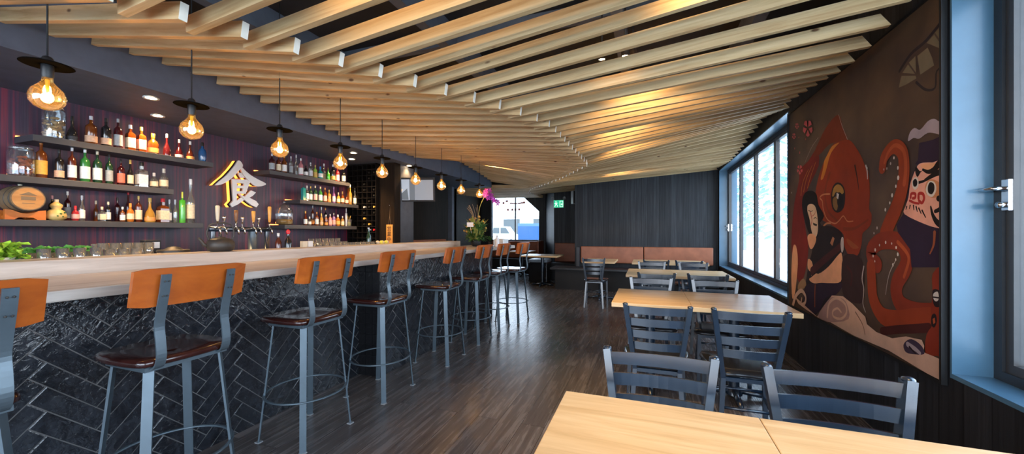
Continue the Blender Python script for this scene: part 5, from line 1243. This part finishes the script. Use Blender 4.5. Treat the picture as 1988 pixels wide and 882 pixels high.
for i in range(150):
    a=rr.uniform(0,6.28); r=rr.uniform(.05,.22); z=rr.uniform(.10,.44); leafblade(m,(r*.4*math.cos(a),r*.4*math.sin(a),z*.6),(r*math.cos(a),r*math.sin(a),z+.04),rr.uniform(.014,.028))
o=m.build('olive_foliage','leaf_olive',fl,fix=False); o['kind']='stuff'
m=MB()
for i in range(26):
    a=rr.uniform(0,6.28); r=rr.uniform(.02,.19); z=rr.uniform(.18,.48); m.ball((r*math.cos(a),r*math.sin(a),z),rr.uniform(.014,.024),1,jit=.25)
o=m.build('amber_blooms','flower_amber',fl); o['kind']='stuff'
m=MB()
for i in range(7):
    a=rr.uniform(0,6.28); m.tube(smooth_line([(0,0,.1),(.05*math.cos(a),.05*math.sin(a),.45),(.10*math.cos(a)-.04,.10*math.sin(a)-.03,rr.uniform(.50,.66))],4),.0035,5)
o=m.build('twigs','twig',fl)
m=MB(); m.tube(smooth_line([(0,.02,.1),(.02,.05,.5),(.06,.08,.70),(.14,.20,.88),(.20,.42,.76)],5),.005,6); so=m.build('orchid_stem','leaf_olive',fl)
for i in range(15):
    k=i/14; c=Vector((.10+.10*k,.12+.30*k,.84+.05*math.sin(PI*k)-.13*k))+Vector((rr.uniform(-.06,.06),rr.uniform(-.07,.07),rr.uniform(-.07,.06)))
    m=MB(); n0=rr.uniform(0,6)
    m.X=Matrix.Translation(c)@Euler((rr.uniform(.9,1.7),0,rr.uniform(-.6,.9))).to_matrix().to_4x4()
    for p in range(5):
        a=n0+p*2*PI/5; ca,sa=math.cos(a),math.sin(a); q=.052
        m.add([(0,0,0),(q*.6*math.cos(a-.5),q*.6*math.sin(a-.5),.006),(q*ca,q*sa,.0),(q*.6*math.cos(a+.5),q*.6*math.sin(a+.5),.006)],[(0,1,2,3)])
    m.ball((0,0,.006),.007,1); m.build('orchid_bloom','orchid',fl,fix=False)
m=MB(); m.X=Matrix.Translation((-.02,-.17,.34))@Euler((.2,0,.35)).to_matrix().to_4x4(); m.box(-.05,.05,-.001,.001,-.035,.035); m.tube([(0,0.003,-.03),(.02,.05,-.2)],.003,5); m.build('gift_card','plastic_white',fl)
t=thing('squeeze_bottle','white plastic sauce bottle beside the flower arrangement','bottle',(-2.24,5.60,1.066)); MB().lathe([(.03,0),(.033,.01),(.033,.12),(.015,.145),(.006,.2)],14).build('bottle_body','plastic_white',t); MB().lathe([(.016,.146),(.016,.158)],12).build('collar','plastic_grey',t)
t=thing('napkin_box','white box of napkins at the far tip of the bar counter','box',(-2.30,5.92,1.066)); MB().bbox(-.09,.09,-.12,.12,0,.11,.01).build('box','white_ceramic',t); MB().bbox(-.04,.04,-.06,.06,.11,.118,.003).build('napkins','cap_white',t)
t=thing('potted_sprig','small green sprig in a dark cup by the napkin box','plant',(-2.47,5.86,1.066)); MB().lathe([(.03,0),(.04,.07),(.036,.07),(.0,.06)],14).build('cup','black_matte',t)
m=MB()
for i in range(26):
    a=rr.uniform(0,6.28); r=rr.uniform(.04,.10); leafblade(m,(0,0,.07),(r*math.cos(a),r*math.sin(a),rr.uniform(.09,.17)),.014)
o=m.build('leaves','leaf_dark',t,fix=False); o['kind']='stuff'
# ------------------------------------------------------------------ mural
MY0,MY1,MZ0,MZ1=2.497,4.70,.536,2.515
mu=thing('wall_mural','large framed mural of red fish, octopus tentacles and round scowling face','mural',(XR-.002,(MY0+MY1)/2,MZ0))
oy,oz=(MY0+MY1)/2,MZ0
mats=['print_ground']; mi={}
m=MB(); m.box(-.014,-.002,MY0-oy,MY1-oy,0,MZ1-MZ0)
lay=0
def clip4(P):
    for ax,val,kl in ((0,MY0-oy+.012,False),(0,MY1-oy-.012,True),(1,.014,False),(1,MZ1-MZ0-.014,True)):
        P=clip(P,ax,val,kl)
        if len(P)<3: return None
    return P
for kind,mt,pts,w in MURAL:
    if mt not in mi: mi[mt]=len(mats); mats.append('print_'+mt)
    m.cur=mi[mt]; lay+=1; d=-.0142-lay*.00006
    P=[(a-oy,b-oz) for a,b in pts]
    if kind=='p':
        if w and len(P)>4: P=smooth_poly(P,3)
        P=clip4(P)
        if P: m.flat(P,d,'x')
    elif kind=='s':
        L=smooth_line(P,5) if len(P)>2 else P
        n=len(L); A=[];B=[]
        for i,p in enumerate(L):
            a=Vector(L[max(i-1,0)]);b=Vector(L[min(i+1,n-1)]); t=(b-a); t=t.normalized() if t.length>1e-6 else Vector((1,0))
            nn=Vector((-t.y,t.x)); ww=(w[0]+(w[1]-w[0])*i/(n-1))/2
            A.append(tuple(Vector(p)+nn*ww)); B.append(tuple(Vector(p)-nn*ww))
        for i in range(n-1):
            q=clip4([A[i],A[i+1],B[i+1],B[i]])
            if q: m.add([(d,a,b) for a,b in q],[tuple(range(len(q)))])
        for e,ww in((L[0],w[0]),(L[-1],w[1])):
            q=clip4([(e[0]+ww/2*math.cos(a),e[1]+ww/2*math.sin(a)) for a in [2*PI*k/12 for k in range(12)]])
            if q: m.add([(d-.00003,a,b) for a,b in q],[tuple(range(len(q)))])
    else:
        for i,p in enumerate(P):
            rr_=w*(.75+.5*((i*7)%5)/5)
            q=clip4([(p[0]+rr_*.75*math.cos(a),p[1]+rr_*math.sin(a)) for a in [2*PI*k/10 for k in range(10)]])
            if q: m.add([(d,a,b) for a,b in q],[tuple(range(len(q)))])
m.build('mural_panel',mats,mu,fix=False)
m=MB(); a,b,h=MY0-oy,MY1-oy,MZ1-MZ0; e=.011
m.box(-.026,-.002,a-.004,a+e,-.004,h+.004).box(-.026,-.002,b-e,b+.004,-.004,h+.004).box(-.026,-.002,a+e,b-e,-.004,e).box(-.026,-.002,a+e,b-e,h-e,h+.004)
m.build('mural_frame','black_matte',mu)
# ------------------------------------------------------------------ outside
struct(MB().box(-90,90,-40,120,-.12,-.065).build('ground','snow_ground'),'bright snowy ground outside the windows','ground')
def conifer(x,y,h,r,label,seed):
    t=thing('conifer_tree',label,'tree',(x,y,-.06),0,'pale trees beyond the long window'); rg=random.Random(seed)
    MB().lathe([(.14,0),(.10,h*.5),(.03,h*.95)],10).build('trunk','bark',t)
    m=MB(); 
    for i in range(420):
        k=rg.random()**.8; z=h*(.12+.86*k); rad=r*(1-k)**.8*rg.uniform(.35,1)+.05; a=rg.uniform(0,6.28)
        s=rg.uniform(.22,.5)*(1.1-.6*k); c=Vector((rad*math.cos(a),rad*math.sin(a),z))
        out=Vector((math.cos(a),math.sin(a),-.45)).normalized(); sd=Vector((-math.sin(a),math.cos(a),0))
        m.add([c-out*s,c+sd*s*.5-Vector((0,0,s*.1)),c+out*s,c-sd*s*.5-Vector((0,0,s*.1)),c+Vector((0,0,s*.18))],[(0,1,4),(1,2,4),(2,3,4),(3,0,4)])
    o=m.build('needles','hazed_needles',t,fix=False); o['kind']='stuff'
conifer(6.6,24,8.2,2.1,'pale haze-tinted conifer seen through the nearest sash of the long window',1)
conifer(10.3,26,7.0,1.5,'shorter pale conifer at the right side of the nearest sash',2)
conifer(6.9,33,9.0,2.0,'pale conifer showing in the upper part of the third sash',3)
conifer(5.6,40,9.5,2.2,'distant pale tree showing in the second sash of the long window',4)
def vehicle(name,label,x,y,rz,paint,L,H,kind):
    t=thing(name,label,'vehicle',(x,y,-.06),rz); hw=.9
    if kind=='van': P=[(-L/2,.35),(-L/2,H*.9),(-L/2+.15,H),(L/2-1.0,H),(L/2-.45,H*.62),(L/2,H*.52),(L/2,.35)]
    else: P=[(-L/2,.45),(-L/2,H*.62),(-.2,H*.62),(-.1,H),(1.25,H),(1.75,H*.64),(L/2,H*.56),(L/2,.45)]
    MB().prism(P,-hw,hw,'y').build('body',paint,t)
    if kind=='van': W=[[(-L/2+.3,H*.58),(-L/2+.3,H*.9),(-.3,H*.9),(-.3,H*.58)],[(-.15,H*.58),(-.15,H*.9),(L/2-1.05,H*.9),(L/2-.65,H*.58)]]
    else: W=[[(.0,H*.66),(.05,H*.95),(.62,H*.95),(.62,H*.66)],[(.70,H*.66),(.70,H*.95),(1.2,H*.95),(1.55,H*.66)]]
    for w_ in W: MB().prism(w_,-hw-.01,hw+.01,'y').build('side_window','car_glass',t)
    for sx in(-1,1):
        for sy in(-1,1):
            m=MB(); m.X=Matrix.Translation((sx*L*.31,sy*.82,.36))@Matrix.Rotation(PI/2,4,'X'); m.lathe([(.2,-.1),(.36,-.1),(.36,.1),(.2,.1)],18); m.build('wheel','tyre',t)
    return t
vehicle('pickup_truck','white pickup truck parked outside the clipped-corner window',-13.2,32.5,.15,'car_white',5.4,1.85,'pickup')
vehicle('delivery_van','blue van parked outside the right part of the clipped-corner window',-8.1,27.0,1.866,'car_blue',4.9,1.95,'van')
hb=thing('street_building','long white building across the street beyond the vehicles','building',(-16,46,-.06))
MB().box(-16,16,0,8,0,7).build('facade','facade_white',hb); MB().box(-16.2,16.2,-.3,8,7,7.4).build('parapet','plastic_grey',hb)
for i in range(7): 
    f=MB().box(-13.5+i*4,-11.3+i*4,-.06,-.005,1.0,3.0).build('shop_window','car_glass',hb); MB().box(-13.7+i*4,-11.1+i*4,-.3,-.01,3.2,3.35).build('awning_rail','plastic_grey',f)
# ------------------------------------------------------------------ sky, view and camera
W=bpy.data.worlds.new('sky'); S.world=W; W.use_nodes=True
bg=W.node_tree.nodes['Background']
tc=W.node_tree.nodes.new('ShaderNodeTexCoord'); sx=W.node_tree.nodes.new('ShaderNodeSeparateXYZ'); W.node_tree.links.new(tc.outputs['Generated'],sx.inputs[0])
cr_=W.node_tree.nodes.new('ShaderNodeValToRGB'); e=cr_.color_ramp.elements
e[0].position=.45; e[0].color=(.92,.95,1,1); e[1].position=.8; e[1].color=(.50,.72,1,1)
mr=W.node_tree.nodes.new('ShaderNodeMapRange'); mr.inputs[1].default_value=-1; mr.inputs[2].default_value=1
W.node_tree.links.new(sx.outputs['Z'],mr.inputs[0]); W.node_tree.links.new(mr.outputs[0],cr_.inputs['Fac']); W.node_tree.links.new(cr_.outputs['Color'],bg.inputs['Color'])
bg.inputs['Strength'].default_value=4.0
def portal(loc,rot,sx_,sy_):
    l=bpy.data.lights.new('window_portal','AREA'); l.shape='RECTANGLE'; l.size=sx_; l.size_y=sy_; l.cycles.is_portal=True
    o=bpy.data.objects.new('window_portal',l); COL.objects.link(o); o.location=loc; o.rotation_euler=rot
portal((XR+.33,(W1[0]+W1[1])/2,(SILL+HEAD)/2),(0,PI/2,0),HEAD-SILL,W1[1]-W1[0])
portal((XR+.33,(W2[0]+W2[1])/2,(SILL+HEAD)/2),(0,PI/2,0),HEAD-SILL,W2[1]-W2[0])
portal((-1.5,YN-.16,1.55),(PI/2,0,0),5.4,2.5)
portal((ox,YF+.16,1.73),(-PI/2,0,0),1.66,1.43)
F=740.; TH=math.atan(263/740.)
cam=bpy.data.cameras.new('camera'); cam.sensor_fit='HORIZONTAL'; cam.sensor_width=36; cam.lens=F/1988*36; cam.shift_y=10/1988; cam.clip_start=.03; cam.clip_end=300
co=bpy.data.objects.new('camera',cam); COL.objects.link(co); co.location=(0,0,1.29); co.rotation_euler=(PI/2,0,TH)
S.camera=co
vs=S.view_settings; vs.view_transform='Standard'; vs.look='None'; vs.gamma=1; vs.use_curve_mapping=False; vs.exposure=1.08
S.cycles.use_denoising=True; S.cycles.max_bounces=10; S.cycles.diffuse_bounces=5; S.cycles.glossy_bounces=4; S.cycles.transparent_max_bounces=24; S.cycles.transmission_bounces=6; S.cycles.sample_clamp_indirect=4
S.cycles.caustics_reflective=False; S.cycles.caustics_refractive=False
